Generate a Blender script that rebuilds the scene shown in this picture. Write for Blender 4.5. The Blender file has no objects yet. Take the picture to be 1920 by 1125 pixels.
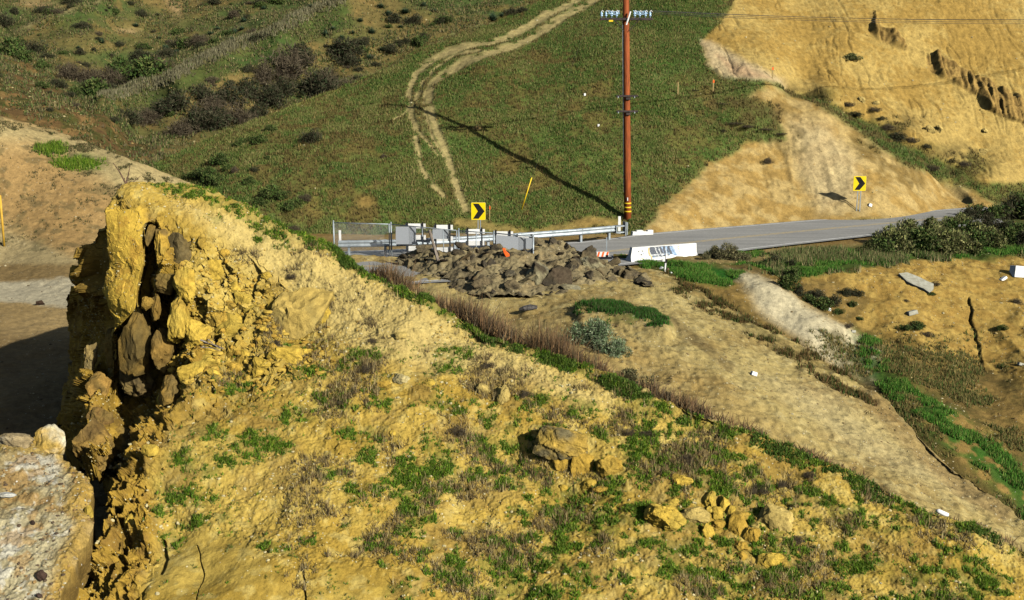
import bpy, math, random
import numpy as np
from mathutils import Vector, Matrix, Euler

# ---------------------------------------------------------------- camera, sky, sun
scene = bpy.context.scene
C = bpy.data.collections.new('place'); scene.collection.children.link(C)
F_PX, PITCH, CAM_H = 2150.0, math.radians(12.0), 9.1
cd = bpy.data.cameras.new('camera'); cam = bpy.data.objects.new('camera', cd); C.objects.link(cam)
cd.sensor_width = 36; cd.lens = 36 * F_PX / 1920; cd.clip_start = 0.1; cd.clip_end = 3000
cam.location = (0, 0, CAM_H); cam.rotation_euler = (math.pi/2 - PITCH, 0, 0)
scene.camera = cam

SUN_EL, SUN_FROM = math.radians(27.0), math.radians(-45.0)   # sun stands to the right of and behind the camera
sdir = Vector((math.cos(SUN_EL)*math.cos(SUN_FROM), math.cos(SUN_EL)*math.sin(SUN_FROM), math.sin(SUN_EL)))
sl = bpy.data.lights.new('sun', 'SUN'); sl.energy = 5.0; sl.angle = math.radians(0.5); sl.color = (1.0, 0.97, 0.88)
so = bpy.data.objects.new('sun', sl); C.objects.link(so)
so.rotation_euler = sdir.to_track_quat('Z', 'Y').to_euler(); so.location = (40, -40, 40)
w = bpy.data.worlds.new('World'); scene.world = w; w.use_nodes = True
nt = w.node_tree; nt.nodes.clear()
sky = nt.nodes.new('ShaderNodeTexSky'); sky.sky_type = 'NISHITA'; sky.sun_disc = False
sky.sun_elevation = SUN_EL; sky.sun_rotation = math.atan2(sdir.x, sdir.y)
bg = nt.nodes.new('ShaderNodeBackground'); bg.inputs[1].default_value = 0.05
wo = nt.nodes.new('ShaderNodeOutputWorld')
nt.links.new(sky.outputs[0], bg.inputs[0]); nt.links.new(bg.outputs[0], wo.inputs[0])
scene.view_settings.view_transform = 'Standard'; scene.view_settings.look = 'None'
scene.view_settings.exposure = 0.80; scene.view_settings.gamma = 1.0
scene.cycles.max_bounces = 5; scene.cycles.diffuse_bounces = 0
scene.cycles.transparent_max_bounces = 8

# ---------------------------------------------------------------- helpers
rng = np.random.default_rng(7)
cp, sp_ = math.cos(PITCH), math.sin(PITCH)
def unproj(u, v, Y):
    u = np.asarray(u, float); v = np.asarray(v, float); Y = np.asarray(Y, float)
    y = (562.5 - v) / F_PX; k = Y / (cp + y * sp_)
    return np.stack([(u - 960) / F_PX * k, Y + 0 * u, CAM_H + (y * cp - sp_) * k], -1)
def proj(P):
    P = np.asarray(P, float); d = P[..., 1] * cp - (P[..., 2] - CAM_H) * sp_
    y = (P[..., 1] * sp_ + (P[..., 2] - CAM_H) * cp) / d
    return 960 + F_PX * P[..., 0] / d, 562.5 - F_PX * y
def flat(u, v, z=0.0):                       # where a line of sight meets level z
    y = (562.5 - v) / F_PX; k = (z - CAM_H) / (y * cp - sp_)
    return Vector(((u - 960) / F_PX * k, (cp + y * sp_) * k, z))
_T = np.random.default_rng(3).random((64, 64, 64)).astype(np.float32)
def vnoise(p, s=1.0, off=0.0):
    p = np.asarray(p, np.float32) * np.float32(s) + np.float32(off + 1000.0)
    i = np.floor(p).astype(np.int32); f = p - i; f = f * f * (3 - 2 * f)
    i0 = i & 63; i1 = (i + 1) & 63
    x0, y0, z0 = i0[..., 0], i0[..., 1], i0[..., 2]; x1, y1, z1 = i1[..., 0], i1[..., 1], i1[..., 2]
    fx, fy, fz = f[..., 0], f[..., 1], f[..., 2]
    a = _T[x0, y0, z0] * (1 - fx) + _T[x1, y0, z0] * fx; b = _T[x0, y1, z0] * (1 - fx) + _T[x1, y1, z0] * fx
    c = _T[x0, y0, z1] * (1 - fx) + _T[x1, y0, z1] * fx; d = _T[x0, y1, z1] * (1 - fx) + _T[x1, y1, z1] * fx
    return (a * (1 - fy) + b * fy) * (1 - fz) + (c * (1 - fy) + d * fy) * fz - 0.5
def fbm(p, s=1.0, o=4, off=0.0, gain=0.5, ridged=False):
    t = 0; a = 1.0
    for k in range(o):
        n = vnoise(p, s * 2.03 ** k, off + 17.3 * k)
        if ridged: n = 0.25 - np.abs(n)
        t = t + a * n; a *= gain
    return t
def worley(p, s, off=0.0):
    p = np.asarray(p, np.float32) * s + off + 500
    i = np.floor(p).astype(np.int32); f = p - i
    d1 = np.full(p.shape[:-1], 9.0, np.float32); d2 = d1.copy()
    for dx in (-1, 0, 1):
        for dy in (-1, 0, 1):
            for dz in (-1, 0, 1):
                j = (i + (dx, dy, dz)) & 63
                h = _T[j[..., 0], j[..., 1], j[..., 2]]
                q = np.stack([dx + h, dy + (h * 17.31) % 1, dz + (h * 93.7) % 1], -1) - f
                d = (q * q).sum(-1); m = d < d1
                d2 = np.where(m, d1, np.minimum(d2, d)); d1 = np.where(m, d, d1)
    return np.sqrt(d1), np.sqrt(d2)
def facets(p, s, off=0.0, tilt=.5):
    """fractured-rock relief: every cell of a random partition is its own tilted plane"""
    p = np.asarray(p, np.float32) * s + off + 500
    i = np.floor(p).astype(np.int32); f = p - i; best = np.full(p.shape[:-1], 9.0, np.float32); out = np.zeros(p.shape[:-1], np.float32)
    for dx in (-1, 0, 1):
        for dy in (-1, 0, 1):
            for dz in (-1, 0, 1):
                j = (i + (dx, dy, dz)) & 63; h = _T[j[..., 0], j[..., 1], j[..., 2]]; h2 = (h * 17.31) % 1; h3 = (h * 93.7) % 1
                q = f - np.stack([dx + h, dy + h2, dz + h3], -1); d = (q * q).sum(-1); m = d < best
                val = (h * 57.3) % 1 - .5 + tilt * (q[..., 0] * (h2 - .5) * 2 + q[..., 1] * (h3 - .5) * 2 + q[..., 2] * ((h * 311.7) % 1 - .5) * 2)
                best = np.where(m, d, best); out = np.where(m, val, out)
    return out
def sstep(a, b, x):
    t = np.clip((x - a) / (b - a), 0, 1); return t * t * (3 - 2 * t)
def mix(a, b, t):
    a = np.asarray(a, float); b = np.asarray(b, float); t = np.asarray(t)[..., None]; return a * (1 - t) + b * t
def S(r, g, b, gain=1.0):                     # a colour read off the photograph -> base colour
    c = np.array([r, g, b], float) / 255
    return np.where(c <= .04045, c / 12.92, ((c + .055) / 1.055) ** 2.4) / gain
G = 2.0
def A(r, g, b): return S(r, g, b, G) * np.array([.94, 1.0, 1.04])
class RBF:
    def __init__(s, pts, vals, c=0.25, reg=0.0):
        s.p = np.array(pts, float) / 100; s.c = c; n = len(s.p)
        d = np.sqrt(((s.p[:, None] - s.p[None]) ** 2).sum(-1) + c * c)
        M = np.zeros((n + 3, n + 3)); M[:n, :n] = -d + reg * np.eye(n)
        M[:n, n] = 1; M[:n, n+1:] = s.p; M[n, :n] = 1; M[n+1:, :n] = s.p.T
        s.w = np.linalg.solve(M, np.concatenate([vals, np.zeros(3)]))
    def __call__(s, u, v):
        u = np.asarray(u) / 100; v = np.asarray(v) / 100; r = s.w[-3] + s.w[-2] * u + s.w[-1] * v
        for (a, b), k in zip(s.p, s.w[:-3]): r = r - k * np.sqrt((u - a) ** 2 + (v - b) ** 2 + s.c ** 2)
        return r
def interp(x, pts):
    p = np.array(pts, float); return np.interp(x, p[:, 0], p[:, 1])
def seg_dist(u, v, pts):                      # distance to a polyline and how far along it
    best = np.full(np.shape(u), 1e9); along = np.zeros(np.shape(u)); L = 0
    for (x0, y0), (x1, y1) in zip(pts[:-1], pts[1:]):
        dx, dy = x1 - x0, y1 - y0; l = math.hypot(dx, dy)
        t = np.clip(((u - x0) * dx + (v - y0) * dy) / (l * l), 0, 1)
        d = np.hypot(u - x0 - t * dx, v - y0 - t * dy); m = d < best
        best = np.where(m, d, best); along = np.where(m, L + t * l, along); L += l
    return best, along / L
def line(u, v, pts, w, soft=None):
    d, _ = seg_dist(u, v, pts); soft = soft if soft is not None else w * 0.6
    return 1 - sstep(w - soft * .5, w + soft, d)
def ells(u, v, L):
    r = np.zeros(np.shape(u))
    for e in L:
        cu, cv, ru, rv = e[:4]; k = e[4] if len(e) > 4 else 1.0
        m = (np.abs(u - cu) < 2.2 * ru) & (np.abs(v - cv) < 2.2 * rv)
        d = ((u[m] - cu) / ru) ** 2 + ((v[m] - cv) / rv) ** 2
        r[m] = np.maximum(r[m], k * np.exp(-d * .8))
    return r
def poly(u, v, pts, soft=8):                  # soft polygon
    ins = np.zeros(np.shape(u), bool); n = len(pts)
    for k in range(n):
        (x0, y0), (x1, y1) = pts[k], pts[(k + 1) % n]
        if y0 == y1: continue
        c = ((y0 > v) != (y1 > v)) & (u < (x1 - x0) * (v - y0) / (y1 - y0) + x0); ins ^= c
    d, _ = seg_dist(u, v, list(pts) + [pts[0]])
    return sstep(-soft, soft, np.where(ins, d, -d))

def tag(o, label=None, cat=None, group=None, kind=None):
    if label: o['label'] = label
    if cat: o['category'] = cat
    if group: o['group'] = group
    if kind: o['kind'] = kind
    return o
def link(name, me, parent=None, loc=None):
    o = bpy.data.objects.new(name, me); C.objects.link(o)
    if parent is not None: o.parent = parent
    if loc is not None: o.location = loc
    return o
def empty(name, loc, rz=0.0, label=None, cat=None, group=None):
    o = bpy.data.objects.new(name, None); C.objects.link(o); o.location = loc; o.rotation_euler = (0, 0, rz)
    o.empty_display_size = .2
    return tag(o, label, cat, group)
def raw_mesh(name, V, faces, mat, cols=None, smooth=True):
    """V (n,3); faces: list of (m,k) index arrays"""
    me = bpy.data.meshes.new(name); V = np.asarray(V, np.float32)
    me.vertices.add(len(V)); me.vertices.foreach_set('co', V.ravel())
    nl = sum(f.size for f in faces); nf = sum(len(f) for f in faces)
    me.loops.add(nl); me.polygons.add(nf)
    me.loops.foreach_set('vertex_index', np.concatenate([f.ravel() for f in faces]).astype(np.int32))
    tot = np.concatenate([np.full(len(f), f.shape[1]) for f in faces]); st = np.concatenate([[0], np.cumsum(tot)[:-1]])
    me.polygons.foreach_set('loop_start', st.astype(np.int32))
    me.polygons.foreach_set('use_smooth', np.full(nf, smooth))
    me.update(calc_edges=True)
    if cols is not None:
        ca = me.color_attributes.new('base', 'FLOAT_COLOR', 'POINT')
        ca.data.foreach_set('color', np.concatenate([cols, np.ones((len(V), 1))], 1).astype(np.float32).ravel())
    me.materials.append(mat); return me

# ---------------------------------------------------------------- materials
def new_mat(name):
    m = bpy.data.materials.new(name); m.use_nodes = True; return m, m.node_tree, m.node_tree.nodes['Principled BSDF']
def nd(t, k, **kw):
    n = t.nodes.new(k)
    for a, b in kw.items(): setattr(n, a, b)
    return n
def mat_ground(name, bump=0.4, scale=1.0, dist=0.03, var=0.45, pale=(0.55, 0.5, 0.4), specks=0.0, rough=0.95, dark=0.0):
    """base colour from the surface's own colour attribute, broken up by noise, with bump and small stones"""
    m, t, b = new_mat(name); L = t.links
    at = nd(t, 'ShaderNodeAttribute', attribute_name='base'); tc = nd(t, 'ShaderNodeTexCoord')
    n1 = nd(t, 'ShaderNodeTexNoise'); n1.inputs['Scale'].default_value = 3.0 * scale; n1.inputs['Detail'].default_value = 10; n1.inputs['Roughness'].default_value = .7
    n2 = nd(t, 'ShaderNodeTexNoise'); n2.inputs['Scale'].default_value = 22 * scale; n2.inputs['Detail'].default_value = 4
    for n in (n1, n2): L.new(tc.outputs['Object'], n.inputs['Vector'])
    r1 = nd(t, 'ShaderNodeMapRange'); r1.inputs['From Min'].default_value = .3; r1.inputs['From Max'].default_value = .7
    r1.inputs['To Min'].default_value = 1 - var; r1.inputs['To Max'].default_value = 1 + var * .8
    L.new(n1.outputs['Fac'], r1.inputs['Value'])
    r2 = nd(t, 'ShaderNodeMapRange'); r2.inputs['From Min'].default_value = .3; r2.inputs['From Max'].default_value = .7
    r2.inputs['To Min'].default_value = 1 - var * .6; r2.inputs['To Max'].default_value = 1 + var * .5
    L.new(n2.outputs['Fac'], r2.inputs['Value'])
    mu = nd(t, 'ShaderNodeMath', operation='MULTIPLY'); L.new(r1.outputs[0], mu.inputs[0]); L.new(r2.outputs[0], mu.inputs[1])
    vm = nd(t, 'ShaderNodeVectorMath', operation='SCALE'); L.new(at.outputs['Color'], vm.inputs[0]); L.new(mu.outputs[0], vm.inputs['Scale'])
    col = vm.outputs[0]
    for amt, sc, c, off in ((specks, 9 * scale, pale, 0), (dark, 7 * scale, (.06, .045, .03), 5)):
        if amt <= 0: continue
        vo = nd(t, 'ShaderNodeTexVoronoi'); vo.inputs['Scale'].default_value = sc
        ad = nd(t, 'ShaderNodeVectorMath', operation='ADD'); ad.inputs[1].default_value = (off, off * 2, off); L.new(tc.outputs['Object'], ad.inputs[0]); L.new(ad.outputs[0], vo.inputs['Vector'])
        lt = nd(t, 'ShaderNodeMath', operation='LESS_THAN'); L.new(vo.outputs['Distance'], lt.inputs[0]); lt.inputs[1].default_value = .22
        sc_ = nd(t, 'ShaderNodeSeparateColor'); L.new(vo.outputs['Color'], sc_.inputs[0])
        g = nd(t, 'ShaderNodeMath', operation='LESS_THAN'); L.new(sc_.outputs[0], g.inputs[0]); g.inputs[1].default_value = amt
        mm = nd(t, 'ShaderNodeMath', operation='MULTIPLY'); L.new(lt.outputs[0], mm.inputs[0]); L.new(g.outputs[0], mm.inputs[1])
        mx = nd(t, 'ShaderNodeMix', data_type='RGBA'); L.new(mm.outputs[0], mx.inputs['Factor']); L.new(col, mx.inputs['A']); mx.inputs['B'].default_value = (*c, 1)
        col = mx.outputs['Result']
    L.new(col, b.inputs['Base Color']); b.inputs['Roughness'].default_value = rough; b.inputs['Specular IOR Level'].default_value = .08
    hs = nd(t, 'ShaderNodeMath', operation='ADD'); L.new(n1.outputs['Fac'], hs.inputs[0])
    h2 = nd(t, 'ShaderNodeMath', operation='MULTIPLY'); L.new(n2.outputs['Fac'], h2.inputs[0]); h2.inputs[1].default_value = .5
    L.new(h2.outputs[0], hs.inputs[1])
    bp = nd(t, 'ShaderNodeBump'); bp.inputs['Strength'].default_value = bump; bp.inputs['Distance'].default_value = dist
    L.new(hs.outputs[0], bp.inputs['Height']); L.new(bp.outputs[0], b.inputs['Normal'])
    return m
def mat_attr(name, rough=.8, trans=0.0):       # colour straight from the mesh, e.g. blades and leaves
    m, t, b = new_mat(name); at = nd(t, 'ShaderNodeAttribute', attribute_name='base')
    t.links.new(at.outputs['Color'], b.inputs['Base Color']); b.inputs['Roughness'].default_value = rough
    b.inputs['Specular IOR Level'].default_value = .15
    if trans:
        tr = nd(t, 'ShaderNodeBsdfTranslucent'); t.links.new(at.outputs['Color'], tr.inputs['Color'])
        ms = nd(t, 'ShaderNodeMixShader'); ms.inputs[0].default_value = trans
        out = [n for n in t.nodes if n.type == 'OUTPUT_MATERIAL'][0]
        t.links.new(b.outputs[0], ms.inputs[1]); t.links.new(tr.outputs[0], ms.inputs[2]); t.links.new(ms.outputs[0], out.inputs[0])
    return m
def mat_noise(name, c1, c2, scale=8, rough=.7, metal=0.0, bump=.2, detail=6, stretch=(1, 1, 1), lo=.35, hi=.65, dist=.02):
    m, t, b = new_mat(name); tc = nd(t, 'ShaderNodeTexCoord'); mp = nd(t, 'ShaderNodeMapping'); mp.inputs['Scale'].default_value = stretch
    n = nd(t, 'ShaderNodeTexNoise'); n.inputs['Scale'].default_value = scale; n.inputs['Detail'].default_value = detail; n.inputs['Roughness'].default_value = .65
    t.links.new(tc.outputs['Object'], mp.inputs[0]); t.links.new(mp.outputs[0], n.inputs['Vector'])
    cr = nd(t, 'ShaderNodeValToRGB'); cr.color_ramp.elements[0].position = lo; cr.color_ramp.elements[1].position = hi
    cr.color_ramp.elements[0].color = (*c1, 1); cr.color_ramp.elements[1].color = (*c2, 1)
    t.links.new(n.outputs['Fac'], cr.inputs[0]); t.links.new(cr.outputs[0], b.inputs['Base Color'])
    b.inputs['Roughness'].default_value = rough; b.inputs['Metallic'].default_value = metal; b.inputs['Specular IOR Level'].default_value = .25
    if bump:
        bp = nd(t, 'ShaderNodeBump'); bp.inputs['Strength'].default_value = bump; bp.inputs['Distance'].default_value = dist
        t.links.new(n.outputs['Fac'], bp.inputs['Height']); t.links.new(bp.outputs[0], b.inputs['Normal'])
    return m
M = {}
M['hill'] = mat_ground('sandy soil', bump=.6, scale=2.2, dist=.03, var=.28, specks=.03, pale=(.42, .38, .27))
M['fill'] = mat_ground('gravelly fill', bump=.75, scale=1.5, dist=.05, var=.36, specks=.04, dark=.05, pale=(.42, .38, .28))
M['far'] = mat_ground('grassed soil', bump=.6, scale=.9, dist=.08, var=.40)
M['spoil'] = mat_ground('pale spoil', bump=.7, scale=1.3, dist=.05, var=.45, specks=.05, pale=(.42, .39, .33), dark=.03)
M['blade'] = mat_attr('grass blades', .8, .25)
M['leaf'] = mat_attr('shrub leaves', .8, .15)
M['twig'] = mat_attr('dry twigs', .9)

# ---------------------------------------------------------------- terrain sheets
class Sheet: pass
def sheet(name, uvf, ns, nt_, ctrl, disp, color, mat, skirts=(), c=.25, smooth=True):
    """One landform: a surface through control points (image direction + ground distance), roughened in world space,
    with skirts that carry it on behind its crest."""
    ctrl = np.array(ctrl, float); f = RBF(ctrl[:, :2], 1 / ctrl[:, 2], c)
    s, t = np.meshgrid(np.linspace(0, 1, ns), np.linspace(0, 1, nt_))
    U, V = uvf(s, t); P = unproj(U, V, 1 / f(U, V)); keep = np.ones(U.shape, bool)
    for side, steps, vec, grow in skirts:
        vec = np.array(vec, float); ks = (np.arange(1, steps + 1)) ** grow
        E = {'top': P[:1], 'bottom': P[-1:], 'left': P[:, :1], 'right': P[:, -1:]}[side]
        EU, EV = [{'top': a[:1], 'bottom': a[-1:], 'left': a[:, :1], 'right': a[:, -1:]}[side] for a in (U, V)]
        ax = 0 if side in ('top', 'bottom') else 1
        add = [E + k * vec for k in ks]; n = len(add)
        if side in ('top', 'left'): add = add[::-1]
        X = np.concatenate(add, ax); XU = np.repeat(EU, n, ax); XV = np.repeat(EV, n, ax); K = np.zeros(XU.shape, bool)
        pair = (lambda a, b: np.concatenate([b, a], ax)) if side in ('top', 'left') else (lambda a, b: np.concatenate([a, b], ax))
        P = pair(P, X); U = pair(U, XU); V = pair(V, XV); keep = pair(keep, K)
    def nrm(P):
        a = np.gradient(P, axis=1); b = np.gradient(P, axis=0); n = np.cross(b, a)
        n /= np.linalg.norm(n, axis=-1, keepdims=True) + 1e-9; return n
    N = nrm(P)
    if N[keep][:, 2].mean() < 0: N = -N
    o = Sheet(); o.f = f
    P = disp(P, U, V, N, keep); N2 = nrm(P)
    if N2[keep][:, 2].mean() < 0: N2 = -N2
    R_, C_ = U.shape
    cols = color(P, U, V, N2, keep)
    idx = np.arange(R_ * C_).reshape(R_, C_)
    q = np.stack([idx[:-1, :-1], idx[1:, :-1], idx[1:, 1:], idx[:-1, 1:]], -1).reshape(-1, 4)
    me = raw_mesh(name, P.reshape(-1, 3), [q], mat, np.clip(cols.reshape(-1, 3), .004, .85), smooth)
    o.P, o.U, o.V, o.N, o.keep = P, U, V, N2, keep; o.name = name
    o.obj = tag(link(name, me), kind='structure')
    # cell areas for scattering
    a = np.linalg.norm(np.cross(P[1:, :-1] - P[:-1, :-1], P[:-1, 1:] - P[:-1, :-1]), axis=-1)
    a[~(keep[:-1, :-1] & keep[1:, 1:])] = 0; o.area = a
    return o
def on(sh, u, v):
    d = (sh.U - u) ** 2 + (sh.V - v) ** 2; d = np.where(sh.keep, d, 1e9); k = np.unravel_index(np.argmin(d), d.shape)
    return Vector(sh.P[k]), Vector(sh.N[k])
def scatter(sh, n, dens):
    """n random points on the sheet, weighted by area x dens(U,V,P) ; returns positions, u, v"""
    W = sh.area * np.clip(dens[:-1, :-1], 0, None); W = W.ravel(); c = np.cumsum(W); c /= c[-1]
    k = np.searchsorted(c, rng.random(n)); i, j = np.divmod(k, sh.area.shape[1])
    a, b = rng.random(n)[:, None], rng.random(n)[:, None]; P = sh.P
    p = (P[i, j] * (1-a) + P[i+1, j] * a) * (1-b) + (P[i, j+1] * (1-a) + P[i+1, j+1] * a) * b
    return p, sh.U[i, j], sh.V[i, j]
# ================================================================ THE LAND
# ---- foreground hill: a steep sandy slope falling away from a crest, with a collapsed rock face on its west side
crest = [(160,372),(180,372),(235,350),(262,343),(300,345),(330,348),(400,377),(433,388),(500,420),(560,444),(640,474),(700,515),(760,548),(860,592),(960,640),(1100,692),(1250,752),(1400,806),(1550,866),(1700,934),(1850,1003),(2000,1066)]
uL_pts = [(340,238),(360,230),(380,214),(405,200),(430,180),(455,168),(480,155),(510,142),(530,146),(560,133),(600,130),(640,134),(700,126),(780,120),(830,124),(860,140),(885,196),(905,214),(950,212),(1000,198),(1060,172),(1125,150),(1180,130),(1300,90)]
def uv_hill(s, t):
    u = 238 + s ** 1.15 * (2010 - 238); vt = interp(u, crest); v = vt + t * (1290 - vt)
    return u + (interp(v, uL_pts) - 238) * (1 - s) ** 6, v
crevices = [([(283,432),(290,470),(293,500),(281,540),(279,575),(296,600),(300,640),(288,680),(280,720),(285,765),(262,790)], 9, 1.5),
            ([(318,545),(305,580),(298,620),(294,660)], 10, 1.4), ([(340,640),(338,665),(348,690),(342,710)], 7, .9),
            ([(230,660),(226,700),(232,740),(240,780)], 12, 1.3), ([(410,612),(408,628),(402,640)], 4, .5),
            ([(285,770),(255,790),(238,815),(222,850),(206,890)], 13, 1.6), ([(330,700),(325,725),(300,765)], 8, .9)]
cracks = [([(365,1015),(374,1045),(380,1075),(376,1110),(377,1150)], .7, .08), ([(566,1060),(571,1090),(574,1135)], 1.0, .12), ([(232,985),(240,1010),(228,1045),(236,1080)], 4, .3), ([(222,960),(218,1000)], 4, .3), ([(302,1010),(310,1045),(306,1080)],2.5,.15)]
ctrl_hill = [(235,345,27),(330,345,27.3),(433,383,27),(540,435,26.7),(640,468,26.4),(860,590,25),(1100,690,23.6),(1400,805,22),(1700,932,20.6),(1920,1035,19.6),(2010,1070,19.2),
  (200,420,26.2),(280,420,25.9),(250,520,25.5),(205,560,25.6),(270,620,25.1),(168,480,26.7),(175,430,26.9),(172,530,26.9),(150,575,28.3),(130,600,29),(150,650,27.6),(125,700,28.5),(120,780,27.6),(190,640,26.4),
  (180,760,24.6),(150,840,23.9),(210,820,23.6),(260,720,25.4),(285,650,25.3),
  (340,480,25.6),(360,600,24.6),(420,560,25.1),(360,700,23.4),(450,680,24.0),(330,780,22.3),(250,850,21.7),(215,900,21.3),(190,1000,19.8),(150,1100,18.9),(300,1000,19.6),(300,1125,18.1),(130,1250,17.4),(400,1250,16.8),
  (550,600,25.0),(600,800,22.0),(800,800,21.9),(700,1000,19.6),(500,950,20.0),(1000,850,21.4),(1000,1000,19.6),(1300,1000,19.6),(1000,1125,18.0),(600,1125,17.7),(500,1000,19.1),(1500,1125,18.3),(1920,1125,18.6),(1000,1280,16.7),(1900,1280,17.0),(1600,1030,19.4)]
cave = [(212,640),(262,590),(300,590),(330,600),(345,660),(340,700),(330,740),(300,775),(262,792),(232,790),(205,760),(205,700)]
dark_side = [(140,525),(160,535),(178,552),(190,560),(215,600),(228,640),(225,690),(200,720),(170,690),(150,720),(120,830),(110,700),(118,600)]
bare_toe = [(560,1130),(520,1060),(450,1010),(370,985),(320,1000),(290,1050),(280,1200),(700,1200),(730,1100),(640,1065)]
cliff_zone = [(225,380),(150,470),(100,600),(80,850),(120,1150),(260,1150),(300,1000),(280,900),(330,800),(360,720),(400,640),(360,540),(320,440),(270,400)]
def d_hill(P, U, V, N, keep):
    cz = poly(U, V, cliff_zone, 25)
    wz = poly(U, V, [(300,430),(420,470),(520,520),(540,700),(470,760),(330,780),(280,600)], 30)  # broken rocky ground by the face
    n = 0.55 * fbm(P, .35, 3, 1) + .12 * fbm(P, 1.3, 3, 5) + (.055 * fbm(P, 4.5, 3, 9, .55) + .034 * fbm(P, 13, 2, 19, .7) + .012 * fbm(P, 31, 1, 9) + .05 * fbm(P * np.array([3, 1.2, 1.2]), 1.0, 3, 37, ridged=True)) * (1 - .72 * poly(U, V, bare_toe, 12))
    w1, w2 = worley(P, 2.4)
    lump = (1 - poly(U, V, bare_toe, 12)) * (np.clip(.5 - w1, 0, 1) ** .7 * .07 * sstep(-.1, .25, vnoise(P, .8, 4)))
    # rilled, crumbling west face
    Q = P * np.array([2.2, 2.2, .55]); rill = fbm(Q, 1.6, 4, 31, ridged=True)
    a1, a2 = worley(P * np.array([1, 1, .6]), 1.5, 7); b1, b2 = worley(P, 4.0, 3)
    PW = P + .25 * np.stack([vnoise(P, 1.7, 3), vnoise(P, 1.7, 13), vnoise(P, 1.7, 23)], -1)
    low = sstep(740, 820, V); f1 = facets(PW * np.array([1, 1, .55]), 1.25, 7, .8); f2 = facets(PW * np.array([1, 1, .8]), 3.4, 3, .9); f3 = facets(PW, 8.0, 13, .9)
    rock = .34 * f1 * (1 - low * .4) + .15 * f2 + .05 * f3 + .38 * rill * low + .10 * rill
    smooth_slab = poly(U, V, [(196,402),(265,395),(285,440),(288,490),(280,560),(247,655),(215,610),(190,545),(165,520),(170,450)], 7)
    darkz = poly(U, V, dark_side, 8)
    out = n * (1 - cz * .8) * (1 - .7 * wz) + lump * (1 - cz) + rock * cz * (1 - .97 * smooth_slab) * (1 - .5 * darkz) + (.14 * f2 + .05 * f3 + .26 * f1) * wz * (1 - cz)
    out = out + smooth_slab * (.10 + .05 * fbm(P, 1.2, 3, 3) + .010 * f3 + .02 * f2 - .35 * sstep(8, -8, U - interp(V, [(400,204),(450,205),(500,206),(545,192),(600,215)])))
    P = P + N * out[..., None]
    back = np.zeros(U.shape)
    wu = U + 9 * vnoise(P, 2.2, 50); wv = V + 6 * vnoise(P, 2.2, 60)
    for pts, w_, dep in crevices: back = np.maximum(back, line(wu, wv, pts, w_, w_ * .8) * dep)
    back = np.maximum(back, poly(wu, wv, cave, 9) * 1.25)
    back = np.maximum(back, poly(wu, wv, dark_side, 5) * (.25 + 3.4 * np.clip((interp(V, [(470,150),(505,158),(560,186),(600,215),(640,228),(700,222),(760,150)]) - U) / 75, 0, 1)))
    for pts, w_, dep in cracks: back = np.maximum(back, line(U + 3 * vnoise(P, 6, 2), V, pts, w_, w_) * dep)
    ray = (P - np.array([0, 0, CAM_H])) / P[..., 1:2]
    P = P + back[..., None] * ray
    # ribs of crumbly rock standing out of the dark hollow
    for cu, cv, ru, rv, h in ((170,720,22,70,1.0),(190,830,32,48,1.1),(215,700,12,60,.8),(215,660,12,40,.8)):
        e = np.exp(-((wu - cu) / ru) ** 4 - ((wv - cv) / rv) ** 4); P = P - (e * h)[..., None] * ray
    return P
strip = [(300,352),(345,362),(400,385),(480,425),(560,455),(640,487),(720,528),(800,568),(900,613),(1000,660),(1120,708),(1250,765)]
strip2 = [(1250,765),(1400,816),(1550,876),(1700,944),(1900,1030)]
tufts = [(330,920,45,15),(290,955,25,12),(370,930,25,12),(395,925,14,10),(340,865,20,22),(385,880,15,10),(440,860,40,12),(490,840,45,15),(530,845,25,10),(470,820,20,10),(560,785,30,15),(390,805,25,15),(600,755,30,10),(280,985,15,8),(315,1000,20,12),(335,975,15,8),(365,968,15,8),(420,965,14,7),(420,990,14,7),(500,1020,20,8),(530,1030,20,8),(575,1015,14,8),(620,905,25,10),(590,712,28,12),(625,752,30,10),(555,650,16,8),(440,720,28,14),
 (685,820,35,12),(680,860,18,10),(650,770,20,10),(830,765,28,12),(808,832,14,16),(825,860,18,25),(800,880,60,14),(860,885,50,12),(760,905,30,12),(840,910,35,10),(900,825,40,10),(955,825,22,10),(935,895,18,10),(1000,880,25,10),(670,940,18,15),(705,930,15,10),(790,930,20,10),(1030,900,15,15),(1070,915,25,12),(1035,950,12,15),(1065,960,25,25),(1120,988,30,12),(960,1035,30,12),(990,1000,14,8),(1050,1015,20,20),(870,1090,14,8),(905,1092,15,8),(1000,1110,15,8),(1080,1110,25,10),(1090,770,25,12),(1130,810,20,10),(1170,780,20,12),(1200,850,25,25),(1190,960,20,10),(1150,1000,14,8),(1170,1040,18,10),(1220,1030,15,10),(1250,1090,30,15),(1000,750,20,12),(1200,890,30,18),(1290,985,14,6),(1270,1075,40,16),(1360,1080,45,20),(1330,1110,40,14),(1440,1070,30,10),(1500,1075,25,10),(1470,1110,50,15),(1240,870,20,12),(1150,915,18,9),(690,680,30,14),(670,700,20,10),(850,665,30,12),(840,690,22,10),(1290,800,20,10),(1350,900,30,12),(1430,905,30,12),(1590,990,22,8),(1700,975,25,8),(1620,1060,40,15),(1560,1110,50,15),(1720,1080,40,15),(1850,1090,40,15),(1780,1120,50,12)]
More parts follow.
